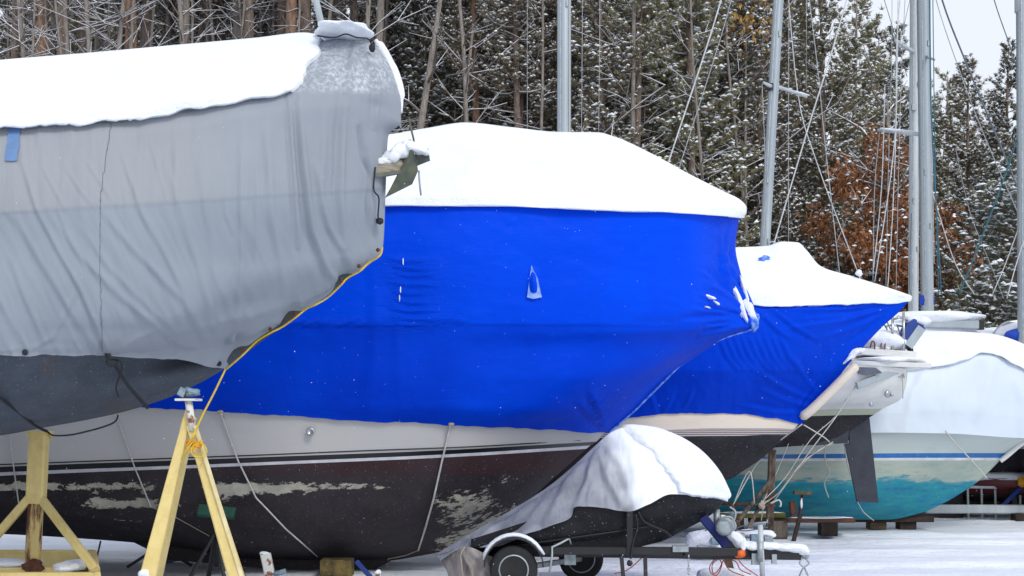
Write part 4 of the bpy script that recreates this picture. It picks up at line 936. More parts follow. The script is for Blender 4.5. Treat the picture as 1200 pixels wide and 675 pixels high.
# ================================================================ yellow cradle
def cradle():
    t = thing('boat_cradle', P0(45, 13.6), 'yellow steel cradle with a rusty post foot and snowy base under the grey-covered boat', 'cradle')
    Y = M['yellow']
    D = 13.5
    MB().bar(W(46, 509, D), W(42, 590, D), .165, .15, up=(0, 1, 0)).build('post', Y, t)
    MB().bar(W(42, 588, D), W(38, 666, D), .125, .12, up=(0, 1, 0)).build('post_foot', M['yellow_rust'], t)
    MB().blob(W(38, 664, D-.08), (.10, .05, .06), 3, .3).build('rust_scale', M['rust'], t, smooth=True)
    MB().box(W(47, 507.5, D), (.20, .2, .04)).build('pad', Y, t)
    MB().bar(W(40, 577, D-.02), W(-8, 632, D-.1), .075, .075, up=(0, 1, 0)).build('brace', Y, t)
    MB().bar(W(48, 584, D-.02), W(112, 668, D-.5), .075, .075, up=(0, 1, 0)).build('brace', Y, t)
    def rail(name, x0, x1, D, h=.17, w=.09, z=.40):
        a = P0(x0, D); b = P0(x1, D); a.z = b.z = z-h/2
        MB().bar(a, b, w, h, up=(0, 0, 1)).build(name, Y, t)
    rail('rear_rail', -300, 108, 15.0); rail('front_rail', -300, 111, 12.7, .10); rail('middle_rail', -300, 70, 13.55, .06, .22, .37)
    a = P0(108, 15.0); b = P0(112, 12.7); a.z = b.z = .32
    MB().bar(a, b, .09, .16, up=(0, 0, 1)).build('side_rail', Y, t)
    for x, D_ in ((100, 14.85), (104, 12.85), (-180, 14.9), (-180, 12.8)):
        c = P0(x, D_); c.z = .11; MB().box(c, (.2, .2, .22)).build('foot_block', M['wood'], t)
    c = P0(0, 13.6); c.z = .40; MB().blob(c, (.42, .18, .04), 4, .1, 30, 10).build('snow_strip', M['snow'], t, smooth=True)
    c = P0(85, 13.3); c.z = .40; MB().blob(c, (.12, .35, .05), 5, .2, 20, 10).build('snow_strip', M['snow'], t, smooth=True)
    line('rope_end', [(56, 508, D-.1), (59, 514, D-.12), (61, 516, D-.1)], .008, M['rope_yellow'], t)
cradle()

def yellow_stand():
    D = 11.4
    t = thing('jack_stand', P0(223, D), 'tall yellow boat stand with a white screw and blue pad, orange rope tied round it', 'boat stand')
    Y = M['yellow']
    foot = lambda x, DD: P0(x, DD)
    a = W(224, 497, D)
    l1 = W(222, 480, D); f1 = foot(155, D-.15); f2 = foot(300, D-.2)
    MB().bar(l1+Vector((-.01, .04, 0)), f1, .155, .10, up=(0, 1, 0), ends=(.35, 1)).build('leg', Y, t)
    MB().bar(W(224, 499, D), f2, .135, .13, up=(0, 1, 0), ends=(.5, 1)).build('leg', Y, t)
    MB().bar(W(229, 499, D-.07), f2+Vector((.06, -.065, 0)), .030, .012, up=(0, 1, 0)).build('leg_flange', M['yellow_lt'], t)
    MB().bar(W(222, 490, D+.06), foot(172, D+1.1), .10, .08, up=(0, 1, 0)).build('leg', Y, t)
    MB().tube([W(221, 470, D-.02), W(226, 505, D-.03)], .030, 12).build('screw_tube', M['chip_white'], t, smooth=True)
    MB().tube([W(221, 473, D), W(221, 467, D)], .018, 12).build('screw', M['rust'], t, smooth=True)
    p = MB().box(W(221, 468.5, D), (.185, .16, .018)).build('pad_plate', M['chip_white'], t)
    pb = MB().blob(W(224, 460, D+.02), (.07, .07, .04), 7, .25, 16, 8); pb.build('pad', M['pad_blue'], p)
    MB().bar(W(210, 458, D-.03), W(217, 461.5, D-.03), .07, .05, up=(0, 1, 0)).build('pad_cap', M['pad_blue'], p)
    MB().bar(W(217, 457, D-.02), W(212, 466, D-.02), .05, .03, up=(0, 1, 0)).build('pad_bracket', M['rust'], p)
    for x, dx, k in ((178, -3, 1), (272, 3, 2)):
        MB().blob(W(x-8 if k == 1 else x, 672, D-.1), (.05, .07, .045), k, .2).build('snow_lump', M['snow'], t, smooth=True)
    line('tie_rope', [(264, 433, 12.05), (250, 462, 11.8), (238, 485, 11.5), (229, 505, D-.12), (226, 514, D-.14)], .009, M['rope_yellow'], t)
    for k in range(4):
        line('rope_wrap', [(219, 518+k*1.6, D-.02), (226, 517+k*1.7, D-.15), (233, 519+k*1.5, D-.15), (238, 517+k*1.5, D-.02)], .009, M['rope_orange'], t)
    line('rope_loop', [(228, 520, D-.16), (224, 528, D-.18), (228, 535, D-.18), (238, 535, D-.17), (242, 529, D-.16), (239, 522, D-.15), (234, 518, D-.15)], .007, M['rope_yellow'], t)
    line('rope_loop', [(226, 518, D-.16), (220, 525, D-.18), (215, 533, D-.16), (213, 538, D-.12)], .007, M['rope_yellow'], t)
    line('rope_loop', [(224, 516, D-.16), (219, 523, D-.18), (222, 531, D-.18), (228, 524, D-.18)], .007, M['rope_orange'], t)
M['yellow_lt'] = simple('yellow_flange', (.75, .66, .40), (.62, .50, .24), rough=.5, scale=7)
yellow_stand()

def tripod(px, D, top_y, label, mat, pad=None, spread=.36, name='jack_stand', w=.045, phase=.3, pad_c=None):
    t = thing(name, P0(px, D), label, 'boat stand', 'small stands propping up the blue boat')
    top = W(px, top_y, D); hub = top.copy(); hub.z = top.z*.62
    MB().tube([Vector((top.x, top.y, .18)), top], w*.6, 10).build('post', mat, t, smooth=True)
    for k in range(4):
        a = phase+k*math.pi/2
        f = P0(px, D)+Vector((math.cos(a)*spread, math.sin(a)*spread, 0.01))
        MB().bar(hub+Vector((math.cos(a)*.03, math.sin(a)*.03, .05)), f, w, w*.8).build('leg', mat, t)
    if pad is not None:
        p = top
        pl = MB().box(p+Vector((0, .0, .0)), (.40, .05, .13), Matrix.Rotation(.10, 3, 'Y') @ Matrix.Rotation(-.6, 3, 'X')).build('pad', pad, t)
    return t
tripod(254, 15.45, 600, 'black stand with a green pad seen between the yellow legs', M['black'], M['green_plastic'], .33, phase=.5)
tripod(187, 17.2, 636, 'low black stand under the big blue boat left of the yellow stand', M['black'], None, .38, phase=.25)

def white_stand():
    D = 15.3
    t = thing('jack_stand', P0(318, D), 'short chipped white stand top with rust streaks and a screw lever', 'boat stand')
    MB().bar(W(311, 649, D), W(322, 700, D), .105, .10, up=(0, 1, 0)).build('post', M['chip_white'], t)
    MB().blob(W(310, 648.5, D), (.055, .05, .02), 4).build('snow_cap', M['snow'], t, smooth=True)
    MB().tube([W(322, 673, D-.05), W(335, 669, D-.06)], .028, 10).build('screw_lever', M['pad_blue'], t, smooth=True)
    a = P0(318, D)
    for dx, dy in ((-.3, -.15), (.3, -.1), (0, .3)):
        MB().bar(W(320, 680, D), a+Vector((dx, dy, 0)), .04).build('leg', M['chip_white'], t)
white_stand()
def block(px0, px1, ytop, D, label, mat, name='timber_block', depth=.3, z0=0, group=None, cat='block', snow=False):
    a = W(px0, ytop, D-depth/2); b = W(px1, ytop, D-depth/2)
    c = Vector(((a.x+b.x)/2, D, (a.z+z0)/2))
    mb = MB(); mb.bar(Vector((a.x, D, c.z)), Vector((b.x, D, c.z)), depth, a.z-z0, up=(0, 0, 1))
    o = mb.build(name, mat, None, loc=(c.x, D, z0)); tag(o, label, cat, group)
    if snow:
        MB().blob(Vector((c.x, D, a.z)), ((b.x-a.x)*.45, depth*.4, .025), int(px0), .15).build('snow_cap', M['snow'], o, smooth=True)
    return o
block(375, 411, 656.5, 16.2, 'ochre-painted wooden block with black stains under the big hull', M['wood_yellow'], depth=.35)
def small_leg():
    D = 15.6
    t = thing('jack_stand', P0(430, D), 'dark blue stand leg leaning beside the ochre block', 'boat stand')
    MB().bar(W(418, 658, D), P0(440, D-.1), .05, .045, up=(0, 1, 0)).build('leg', M['blue_jack'], t)
    D = 15.2
    t = thing('jack_stand', P0(443, D), 'white rounded stand top poking up at the bottom edge, right of the blue leg', 'boat stand')
    MB().tube([P0(443, D), W(443, 672, D)], .03, 10).build('post', M['chip_white'], t, smooth=True)
    MB().blob(W(443, 671, D), (.036, .036, .03), 3).build('snow_cap', M['snow'], t, smooth=True)
small_leg()
block(310, 350, 654, 17.3, 'dark snow-edged timber beneath the keel of the big blue boat', M['black_band'], 'keel_timber', .5, cat='timber')
def bag():
    D = 17.9
    t = thing('plastic_bag', P0(200, D), 'clear plastic bag with something blue inside, on the snow under the hull', 'bag')
    MB().blob(P0(200, D)+Vector((0, 0, .13)), (.20, .16, .14), 8, .3).build('bag', M['bag'], t, smooth=True)
    MB().blob(P0(196, D-.1)+Vector((0, -.05, .12)), (.06, .05, .06), 9, .3).build('blue_content', M['engine_blue'], t, smooth=True)
M['bag'] = simple('bag_film', (.25, .30, .36), (.12, .14, .20), rough=.3, scale=9)
bag()

# ================================================================ jet ski under its cover, on a trailer
def jet_ski():
    D = 15.1
    t = thing('covered_jet_ski', P0(700, D), 'jet ski with a black hull under a snowy grey cloth cover on a trailer', 'jet ski')
    r0 = [(511, 649, 0), (560, 620, 0), (600, 597, 0), (640, 572, 0), (672, 546, 0), (700, 520, 0), (717, 506, 0), (735, 500, 0), (765, 503, 0), (800, 517, 0), (825, 536, 0), (845, 560, 0), (851, 574, 0)]
    r1 = [(512, 653, .16), (560, 628, .25), (600, 607, .30), (640, 588, .34), (680, 562, .36), (720, 535, .36), (760, 530, .36), (800, 540, .32), (835, 560, .18), (852, 577, 0)]
    r2 = [(514, 655, .24), (545, 638, .34), (590, 626, .42), (640, 603, .47), (680, 583, .48), (735, 575, .47), (790, 566, .40), (825, 572, .24), (852, 580, 0)]
    r3 = [(515, 657, .28), (545, 642, .37), (580, 641, .46), (618, 626, .51), (650, 615, .52), (669, 606, .52), (673, 595, .52), (686, 593.5, .52), (705, 595, .52), (736, 599.5, .52), (760, 591, .50), (787, 579, .45), (820, 581, .28), (852, 583, 0)]
    FL = [([(700, 525), (690, 560), (676, 595)], 5, .035, .7), ([(703, 530), (712, 560), (733, 598)], 5, .03, .7), ([(708, 520), (728, 545), (742, 590)], 5, .02, .6),
          ([(690, 535), (665, 570), (640, 612)], 6, .035, .7), ([(680, 545), (650, 575), (615, 620)], 6, .03, .7), ([(665, 558), (625, 590), (585, 628)], 5, .02, .6),
          ([(640, 580), (590, 612), (550, 635)], 4, .02, .6), ([(698, 560), (690, 580), (688, 592)], 3, .02, .6)]
    disp = lambda px, py: folds(px, py, FL)*1.35+.02*vnoise(px, py, 40, 4)+.012*vnoise((px+py)*.7, (px-py)*.12, 6, 3)*sstep(730, 690, px)
    cov = Loft([r0, r1, r2, r3], D, 300, [24, 20, 14], disp)
    def dust(px, py):
        d = np.clip(.55*sstep(700, 740, px+.4*(540-py)+12*vnoise(px, py, 20, 3))+.55*sstep(722, 765, px+.25*(540-py)+8*vnoise(px, py, 20, 3))+.12*sstep(660, 700, px)+.25*vnoise(px, py*.3, 9, 3)*sstep(690, 720, px)+.3*sstep(525, 500, py), 0, 1)
        return np.maximum(d, .12*sstep(.0, .5, vnoise(px, py, 25, 4)))
    cov.part('cloth_cover', M['cloth'], t, attrs={'dust': dust})
    s0 = [(728, 506, 0), (745, 497, 0), (765, 499, 0), (800, 512, 0), (825, 530, 0), (845, 554, 0), (855, 574, 0)]
    s1 = [(742, 517, .12), (760, 511, .25), (782, 517, .24), (810, 530, .2), (838, 556, .1), (856, 577, 0)]
    s2 = [(765, 538, .28), (778, 535, .39), (795, 541, .37), (820, 552, .27), (842, 566, .13), (857, 580, 0)]
    s3 = [(786, 562, .36), (795, 561, .43), (806, 566, .39), (825, 572, .28), (845, 577, .1), (856, 583, 0)]
    s4 = [(795, 576, .40), (800, 576.5, .46), (808, 579, .42), (825, 582, .29), (845, 584, .1), (853, 585.5, 0)]
    s5 = add_hw(s4, 2, -.07)
    Loft([s0, s1, s2, s3, s4, s5], D, 120, [8, 8, 8, 6, 3], lambda px, py: .012*vnoise(px, py, 22, 3), edge=lambda px, py, v, u: (px-(1-u)**3*8*(1+vnoise(py, px*0, 9, 3)*1.5), py+vnoise(px, py*0, 10, 3)*2*sstep(3, 4, v))).part('snow_cover', M['snow'], t)
    q0 = [(552, 632, .42), (640, 604, .46), (700, 586, .47), (787, 572, .40), (830, 577, .22), (851, 582, 0)]
    q1 = [(552, 640, .42), (640, 625, .46), (720, 612, .44), (790, 600, .33), (825, 596, .14), (845, 592, 0)]
    q2 = [(555, 644, .40), (640, 636, .42), (720, 628, .38), (780, 616, .24), (828, 607, 0)]
    q3 = [(560, 650, .2), (640, 648, .2), (720, 645, .15), (770, 636, .05), (806, 619, 0)]
    H = Loft([q0, q1, q2, q3], D, 120, 8, lambda px, py: .01*vnoise(px, py, 20, 2))
    H.part('hull', M['jet_hull'], t)
    line('hull_seam', [(600, 640, D-.47), (700, 626, D-.44), (760, 617, D-.34)], .008, M['black'], t)
    # skirt of the cover hanging at the stern
    k0 = [(513, 650, .10), (530, 645, .30), (548, 641, .42), (575, 652, .44), (610, 660, .44)]
    k1 = [(520, 666, .12), (537, 662, .36), (552, 664, .45), (580, 668, .44), (612, 670, .42)]
    k2 = [(531, 694, .14), (543, 694, .40), (560, 696, .50), (585, 696, .44), (615, 696, .42)]
    FL2 = [([(522, 655), (536, 692)], 3, .04, .6), ([(540, 645), (552, 665), (556, 692)], 3, .05, .8), ([(549, 645), (575, 665), (590, 692)], 3.5, .03, .6)]
    Loft([k0, k1, k2], D, 80, 14, lambda px, py: folds(px, py, FL2)+.01*vnoise(px, py, 10, 3)).part('cover_skirt', M['skirt'], t, attrs={'dust': 0.0})
    line('hem_cord', [(545, 641, D-.42), (540, 650, D-.43), (541, 662, D-.44), (543, 680, D-.46)], .008, M['rope_tan'], t)
    MB().bar(W(738, 600, D-.54), W(738, 652, D-.46), .06, .012, up=(0, 1, 0)).build('strap', M['black'], t)
    line('strap_tail', [(745, 603, D-.53), (747, 618, D-.5), (742, 636, D-.5), (739, 655, D-.5)], .010, M['black'], t)
    line('cover_cord', [(748, 600, D-.5), (756, 612, D-.44), (778, 622, D-.36), (786, 629, D-.3)], .014, M['black'], t)
    MB().blob(W(738, 660, D-.48), (.03, .02, .03), 2).build('strap_hook', M['black'], t, smooth=True)
M['skirt'] = simple('skirt_cloth', (.34, .31, .30), (.17, .15, .14), rough=.85, scale=5, stretch=(3, 1, .5))
m, nt, b = new_mat('jet_hull'); M['jet_hull'] = m
c = mixc(nt, ramp(nt, noise(nt, 55, 2), [(.68, 0), (.74, .6)]), ramp(nt, noise(nt, 4, 3), [(.3, (.006, .006, .008)), (.7, (.016, .016, .02))]), (.5, .52, .55))
nt.links.new(c, b.inputs['Base Color']); b.inputs['Roughness'].default_value = .4; b.inputs['Specular IOR Level'].default_value = .2
jet_ski()

def trailer():
    D = 15.1
    t = thing('jet_ski_trailer', P0(760, D), 'black single-axle trailer with small wheels and a snowy drawbar under the jet ski', 'trailer')
    BM = M['black']
    for d in (-.42, .42):
        MB().bar(W(632, 646+d*3, D+d), W(800, 646, D+d), .075, .085).build('frame_rail', BM, t)
        MB().bar(W(800, 646, D+d), W(880, 647, D), .075, .085).build('frame_rail', BM, t)
    MB().bar(W(620, 646, D), W(938, 650, D), .085, .11).build('drawbar', BM, t)
    MB().box(W(797, 643, D-.45), (.16, .1, .06)).build('clamp', M['galv'], t)
    for k in range(5): MB().lathe(W(807, 652+k*5.0, D-.46), (0, 1, 0) if k % 2 else (1, 0, 0), [(.012, -.006), (.02, -.006), (.02, .006), (.012, .006)], 8).build('chain_link', M['galv'], t)
    z = .245
    a = P0(600, 14.55); b = P0(600, 15.7); a.z = b.z = z
    a.x = W(602, 0, 14.55).x; b.x = a.x+.0
    wx = a.x
    wx2 = W(681, 0, 15.68).x
    MB().bar((wx, 14.55, z), (wx2, 15.68, z), .055, .055).build('axle', M['galv'], t)
    for x, y, r in ((wx, 14.52, .245), (wx2, 15.70, .245)):
        w = MB().lathe((x, y, z), (0, -1, 0), [(r*.62, -.055), (r*.86, -.065), (r*.97, -.05), (r, -.03), (r, .03), (r*.97, .05), (r*.86, .065), (r*.62, .055)], 40).build('wheel', M['rubber'], t, smooth=True)
        rim = MB().lathe((x, y, z), (0, -1, 0), [(r*.62, .0), (r*.63, .062), (r*.58, .066), (r*.54, .035), (r*.34, .03), (r*.24, .052), (r*.22, .052), (.001, .052)], 36).build('rim', M['galv'], w, smooth=True, autosmooth=30)
        for k in range(5):
            an = k*2*math.pi/5
            MB().lathe((x+math.cos(an)*r*.42, y-.03, z+math.sin(an)*r*.42), (0, -1, 0), [(.001, 0), (.016, 0), (.014, .015), (.001, .018)], 8).build('wheel_nut', M['steel'], rim)
    MB().blob((wx-.05, 14.42, z-.11), (.03, .015, .05), 3).build('snow_clod', M['snow'], t, smooth=True)
    # mudguard with snow on it
    for y0, s in ((14.52, 1),):
        arc = [(math.pi*(1-i/16)) for i in range(17)]
        mb = MB(); vs = []
        for rr, in ((.300,), (.288,)):
            for yy in (y0-.12, y0+.12):
                for a_ in arc: vs.append((wx+math.cos(a_)*rr*1.02, yy, z+math.sin(a_)*rr+.03))
        n = 17; f = []
        for i in range(16): f += [(i, i+1, n+i+1, n+i), (2*n+i, 3*n+i, 3*n+i+1, 2*n+i+1), (i, 2*n+i, 2*n+i+1, i+1), (n+i, n+i+1, 3*n+i+1, 3*n+i)]
        mg = mb.add(vs, f).build('mudguard', BM, t, smooth=True, autosmooth=40)
        pts = [Vector((wx+math.cos(a_)*.315, y0, z+math.sin(a_)*.315+.035)) for a_ in arc[1:-3]]+[Vector((wx+.31, y0, z+.15))]
        mb = MB(); rs = [.012]+[.034]*(len(pts)-2)+[.02]
        vs = []
        for p, r_ in zip(pts, rs):
            d = (p-Vector((wx, y0, z))).normalized()
            for j in range(10):
                t_ = 2*math.pi*j/10; q = p+d*math.sin(t_)*r_*.7; vs.append((q.x, q.y+math.cos(t_)*r_*2.4, q.z))
        k = len(pts)
        mb.add(vs, [(i*10+j, i*10+(j+1) % 10, (i+1)*10+(j+1) % 10, (i+1)*10+j) for i in range(k-1) for j in range(10)]+[tuple(range(9, -1, -1)), tuple(range((k-1)*10, k*10))])
        mb.build('snow_layer', M['snow'], mg, smooth=True)
    # lamp wire / bracket
    MB().tube([W(644, 672, 14.6), W(647, 650, 14.6), W(647, 641, 14.6), (W(656, 637, 14.6)), W(667, 631, 14.65), W(669, 638, 14.7)], .011, 8).build('lamp_bracket', M['alloy_dull'], t, smooth=True)
    MB().box(W(668, 655, 15.0), (.12, .08, .12)).build('spring_hanger', M['galv'], t)
    for x, x2 in ((728, 732), (756, 757)):
        MB().bar(W(x, 650, D-.4), P0(x2, D-.45)+Vector((.0, 0, 0)), .04, .03, up=(0, 1, 0)).build('support_leg', BM, t)
    # winch post and snow covered gear
    wp = MB().bar(W(822, 604, D), W(852, 640, D), .10, .09, up=(0, 1, 0)).build('winch_post', M['strap_blue'], t)
    MB().bar(W(838, 618, D), W(866, 652, D), .09, .08, up=(0, 1, 0)).build('winch_brace', BM, t)
    MB().tube([W(840, 597, D+.1), W(840, 622, D+.1)], .035, 10).build('bow_stop', M['galv'], t, smooth=True)
    MB().lathe(W(849, 617, D-.10), (0, -1, 0), [(.001, 0), (.09, 0), (.10, .02), (.09, .05), (.04, .06), (.001, .06)], 18).build('winch_drum', M['galv'], t, smooth=True)
    line('winch_handle', [(844, 607, D-.18), (856, 606, D-.2), (862, 616, D-.2), (859, 622, D-.2)], .012, M['galv'], t)
    def sn(x, y, a_, c_, r=0, dy=0, k=1): MB().blob(W(x, y, D-.02+dy), (a_, .09, c_), k, .2, 20, 10, Matrix.Rotation(r, 3, 'Y')).build('snow_lump', M['snow'], t, smooth=True)
    sn(853, 611, .10, .035, .6, k=2); sn(862, 631, .17, .06, .75, k=3); sn(878, 640, .14, .05, -.05, k=4); sn(901, 640, .15, .045, .05, k=5); sn(925, 642, .18, .048, .03, k=6); sn(942, 646, .06, .045, .3, k=7)
    sn(868, 640, .05, .09, .2, k=9)
    MB().lathe(W(867, 649, D-.08), (.15, -.1, -1), [(.035, -.04), (.06, -.03), (.062, .02), (.045, .04), (.001, .045)], 14).build('orange_cap', M['orange'], t, smooth=True)
    jk = MB().tube([W(891, 615, D-.1), Vector((W(892, 0, D).x, D-.1, .03))], .028, 12).build('jockey_post', M['alloy_dull'], t, smooth=True)
    MB().tube([W(891, 634, D-.1), W(891, 658, D-.1)], .036, 12).build('sleeve', M['galv'], jk, smooth=True)
    c = Vector((W(892, 0, D).x, D-.1, .015)); MB().box(c, (.16, .16, .03)).build('foot_plate', M['galv'], jk)
    MB().tube([W(884, 613, D-.1), W(899, 612, D-.1), W(899, 609, D-.1)], .01, 7).build('crank', M['galv'], jk, smooth=True)
    MB().box(W(885, 655, D-.05), (.08, .06, .12)).build('bracket', M['galv'], t)
    MB().box(W(907, 655, D-.05), (.05, .06, .10)).build('bracket', M['galv'], t)
    MB().blob(W(943, 650, D), (.05, .05, .05), 3, .1).build('coupler', M['galv'], t, smooth=True)
    line('safety_chain', [(940, 655, D-.03), (937, 660, D-.05), (942, 664, D-.05), (948, 660, D-.05), (944, 655, D-.03)], .009, M['galv'], t)
    line('safety_chain', [(942, 664, D-.05), (937, 675, D-.05), (934, 686, D-.02)], .010, M['galv'], t)
    line('safety_chain', [(942, 664, D), (947, 675, D), (951, 686, D)], .010, M['galv'], t)
    line('lamp_cable', [(865, 655, D-.15), (871, 663, D-.15), (885, 673, D-.15), (900, 684, D-.1)], .006, M['cable_red'], t)
    for p in ([(838, 655, D), (832, 663, D), (833, 671, D), (840, 674, D), (846, 662, D), (842, 654, D)], [(845, 653, D), (835, 661, D), (836, 672, D), (842, 668, D), (848, 656, D)], [(850, 655, D), (862, 658, D), (868, 668, D), (880, 673, D)], [(848, 656, D), (855, 668, D), (872, 675, D)], [(720, 672, D), (735, 668, D), (752, 654, D)]):
        line('lamp_cable', p, .006, M['cable_red'], t)
trailer()
def leaning_planks():
    D = 16.2
    t = thing('leaning_plank', P0(853, D), 'reddish brown plank propped upright behind the drawbar with snow at its foot', 'plank')
    MB().bar(W(846, 622, D), P0(858, D-.1), .08, .03, up=(0, 1, 0)).build('board', M['wood'], t)
    MB().blob(P0(848, D-.5)+Vector((0, 0, .02)), (.30, .22, .12), 4, .15, 20, 10).build('snow_mound', M['snow'], t, smooth=True)
leaning_planks()
def sled():
    D = 18.3
    t = thing('snowy_gear_pile', P0(860, D), 'snow-covered frame with blue and grey boxes behind the trailer winch', 'gear')
    MB().bar(W(815, 640, D), W(905, 640, D), .5, .05).build('frame', M['galv'], t)
    MB().blob(W(835, 636, D), (.36, .25, .16), 4, .12, 26, 12).build('snow_layer', M['snow'], t, smooth=True)
    MB().blob(W(882, 626, D), (.26, .2, .06), 6, .2, 26, 12).build('snow_layer', M['snow'], t, smooth=True)
    for x, y, s, mt in ((886, 632, .14, 'pad_blue'), (838, 634, .10, 'pad_blue'), (866, 630, .13, 'galv'), (900, 633, .10, 'galv')):
        MB().bar(W(x, y, D-.25)+Vector((-s/2, 0, 0)), W(x, y, D-.25)+Vector((s/2, 0, 0)), s, s*.9).build('box', M[mt], t)
    for x in (820, 902):
        MB().bar(W(x, 640, D), P0(x, D), .05).build('leg', M['galv'], t)
    for p in ([(826, 622, D-.3), (845, 616, D-.3), (870, 622, D-.3), (900, 618, D-.3)], [(850, 625, D-.32), (872, 616, D-.3), (884, 620, D-.3)]):
        line('wire', p, .008, M['wire_dark'], t)
sled()

# ================================================================ props and timbers under the boats at the right
def prop_stand():
    D = 20.3
    t = thing('timber_prop', P0(905, D), 'rough stained wooden post with leaning braces and tied ropes before the teal hull', 'boat prop')
    MB().bar(P0(901, D), W(905, 527, D-.05), .10, .09, up=(0, 1, 0)).build('post', M['wood_stain'], t)
    MB().bar(W(903, 563, D-.05), P0(856, D-.4)+Vector((0, 0, .25)), .055, .05, up=(0, 1, 0)).build('brace', M['wood_stain'], t)
    MB().bar(W(901, 572, D-.05), P0(876, D-.3)+Vector((0, 0, .25)), .05, .05, up=(0, 1, 0)).build('brace', M['wood_stain'], t)
    MB().tube([W(846, 590, D-.2), W(908, 593, D-.15)], .022, 8).build('cross_pole', M['rust'], t, smooth=True)
    MB().bar(W(857, 590, D-.2), W(866, 616, D-.2), .05, .04, up=(0, 1, 0)).build('short_strut', M['wood'], t)
    MB().box(W(858, 606, D-.2), (.06, .05, .16)).build('tag_plate', M['pad_blue'], t)
    for p, m_, r in (([(892, 590, D-.25), (910, 580, D-.2), (930, 555, D-.2), (958, 528, D-.1), (977, 520, D+.3)], 'rope_tan', .008), ([(893, 592, D-.25), (915, 575, D), (940, 542, D), (976, 518, D+.4)], 'rope_white', .008),
                     ([(892, 593, D-.25), (905, 565, D), (918, 535, D), (924, 520, D)], 'rope_white', .006), ([(893, 588, D-.2), (920, 560, D), (950, 515, D), (980, 487, D+.5), (1003, 452, D+.5)], 'rope_white', .007),
                     ([(859, 592, D-.3), (878, 552, D-.4), (884, 590, D-.3)], 'rope_white', .009), ([(860, 590, D-.3), (893, 535, D-.3), (940, 497, D-.8)], 'rope_white', .010), ([(942, 498, D-.9), (965, 512, D-.4), (972, 518, D)], 'rope_white', .009),
                     ([(894, 594, D-.25), (893, 603, D-.25), (892, 610, D-.25)], 'rope_tan', .008), ([(903, 590, D-.2), (912, 586, D-.2), (915, 590, D-.2), (914, 594, D-.2)], 'rope_white', .014), ([(855, 594, D-.3), (862, 600, D-.3), (860, 612, D-.3)], 'rope_white', .012)):
        line('tie_rope', p, r, M[m_], t)
    MB().blob(W(892, 592, D-.27), (.05, .04, .05), 3, .35).build('knot', M['rope_tan'], t, smooth=True)
    MB().blob(W(898, 529, D), (.05, .1, .08), 3, .2).build('wedge', M['gel_green'], t, smooth=True)
prop_stand()
def pad_stand():
    D = 21.3
    t = thing('jack_stand', P0(938, D), 'small rusty stand with a snow-flecked wooden pad against the teal hull', 'boat stand')
    MB().bar(W(930, 577, D), W(951, 578, D), .14, .05).build('pad', M['wood_moss'], t)
    MB().tube([W(940, 580, D), W(937, 603, D)], .02, 8).build('screw', M['rust'], t, smooth=True)
    MB().blob(W(939, 590, D-.02), (.02, .02, .07), 3).build('snow_streak', M['snow'], t, smooth=True)
    MB().bar(W(928, 588, D+.05), W(930, 604, D+.05), .09, .09, up=(0, 1, 0)).build('bracket', M['rust'], t)
    MB().bar(W(938, 603, D), P0(930, D-.1), .06, .05, up=(0, 1, 0)).build('leg', M['wood_dark'], t)
M['wood_moss'] = simple('pad_wood', (.16, .12, .05), (.06, .05, .03), rough=.9, scale=14); M['wood_dark'] = simple('dark_timber', (.045, .03, .022), (.02, .014, .012), rough=.9, scale=6)
M['wood_red'] = simple('reddish_timber', (.13, .062, .04), (.06, .03, .022), rough=.9, scale=6, stretch=(.6, 5, 5))
pad_stand()
g = 'timber blocks under the teal boat'
block(905, 923, 611, 21.6, 'tall weathered grey block at the left end of the timbers', M['wood_grey'], group=g, depth=.3)
block(963, 982, 612, 22.2, 'tall dark block left of the two lower ones', M['wood_dark'], group=g, depth=.3)
block(1020, 1039, 611.5, 23.6, 'short brown block in the middle of the three dark ones', M['wood'], group=g, depth=.3)
block(1055, 1074, 611.5, 23.6, 'short dark block nearest the teal bow', M['wood_dark'], group=g, depth=.3)
def timber(px0, px1, y0, y1, D, label, mat, depth=.25, snow=True):
    a = W(px0, (y0+y1)/2, D); b = W(px1, (y0+y1)/2, D); h = (y1-y0)/F*D
    o = MB().bar(a, b, depth, h).build('timber', mat, None, loc=(a+b)/2-Vector((0, 0, h/2))); tag(o, label, 'timber')
    if snow: MB().blob((a+b)/2+Vector((0, -.05, h/2)), ((b.x-a.x)*.48, depth*.4, .02), int(px0), .1, 30, 8).build('snow_layer', M['snow'], o, smooth=True)
    return o
timber(921, 1000, 606.5, 612, 22.2, 'long reddish timber lying across blocks under the teal keel', M['wood_red'])
timber(998, 1092, 604.5, 611.5, 23.5, 'dark timber under the bow end of the teal keel', M['wood_dark'], snow=False)
timber(838, 919, 600.5, 606.5, 21.9, 'mossy green beam behind the wooden prop', M['wood_green'])
timber(878, 922, 607, 612, 21.9, 'short dark plank under the mossy beam', M['wood_dark'], snow=False)
block(860, 872, 606.5, 21.9, 'dark post hidden half behind the wooden prop', M['wood_dark'], 'support_post', depth=.2)
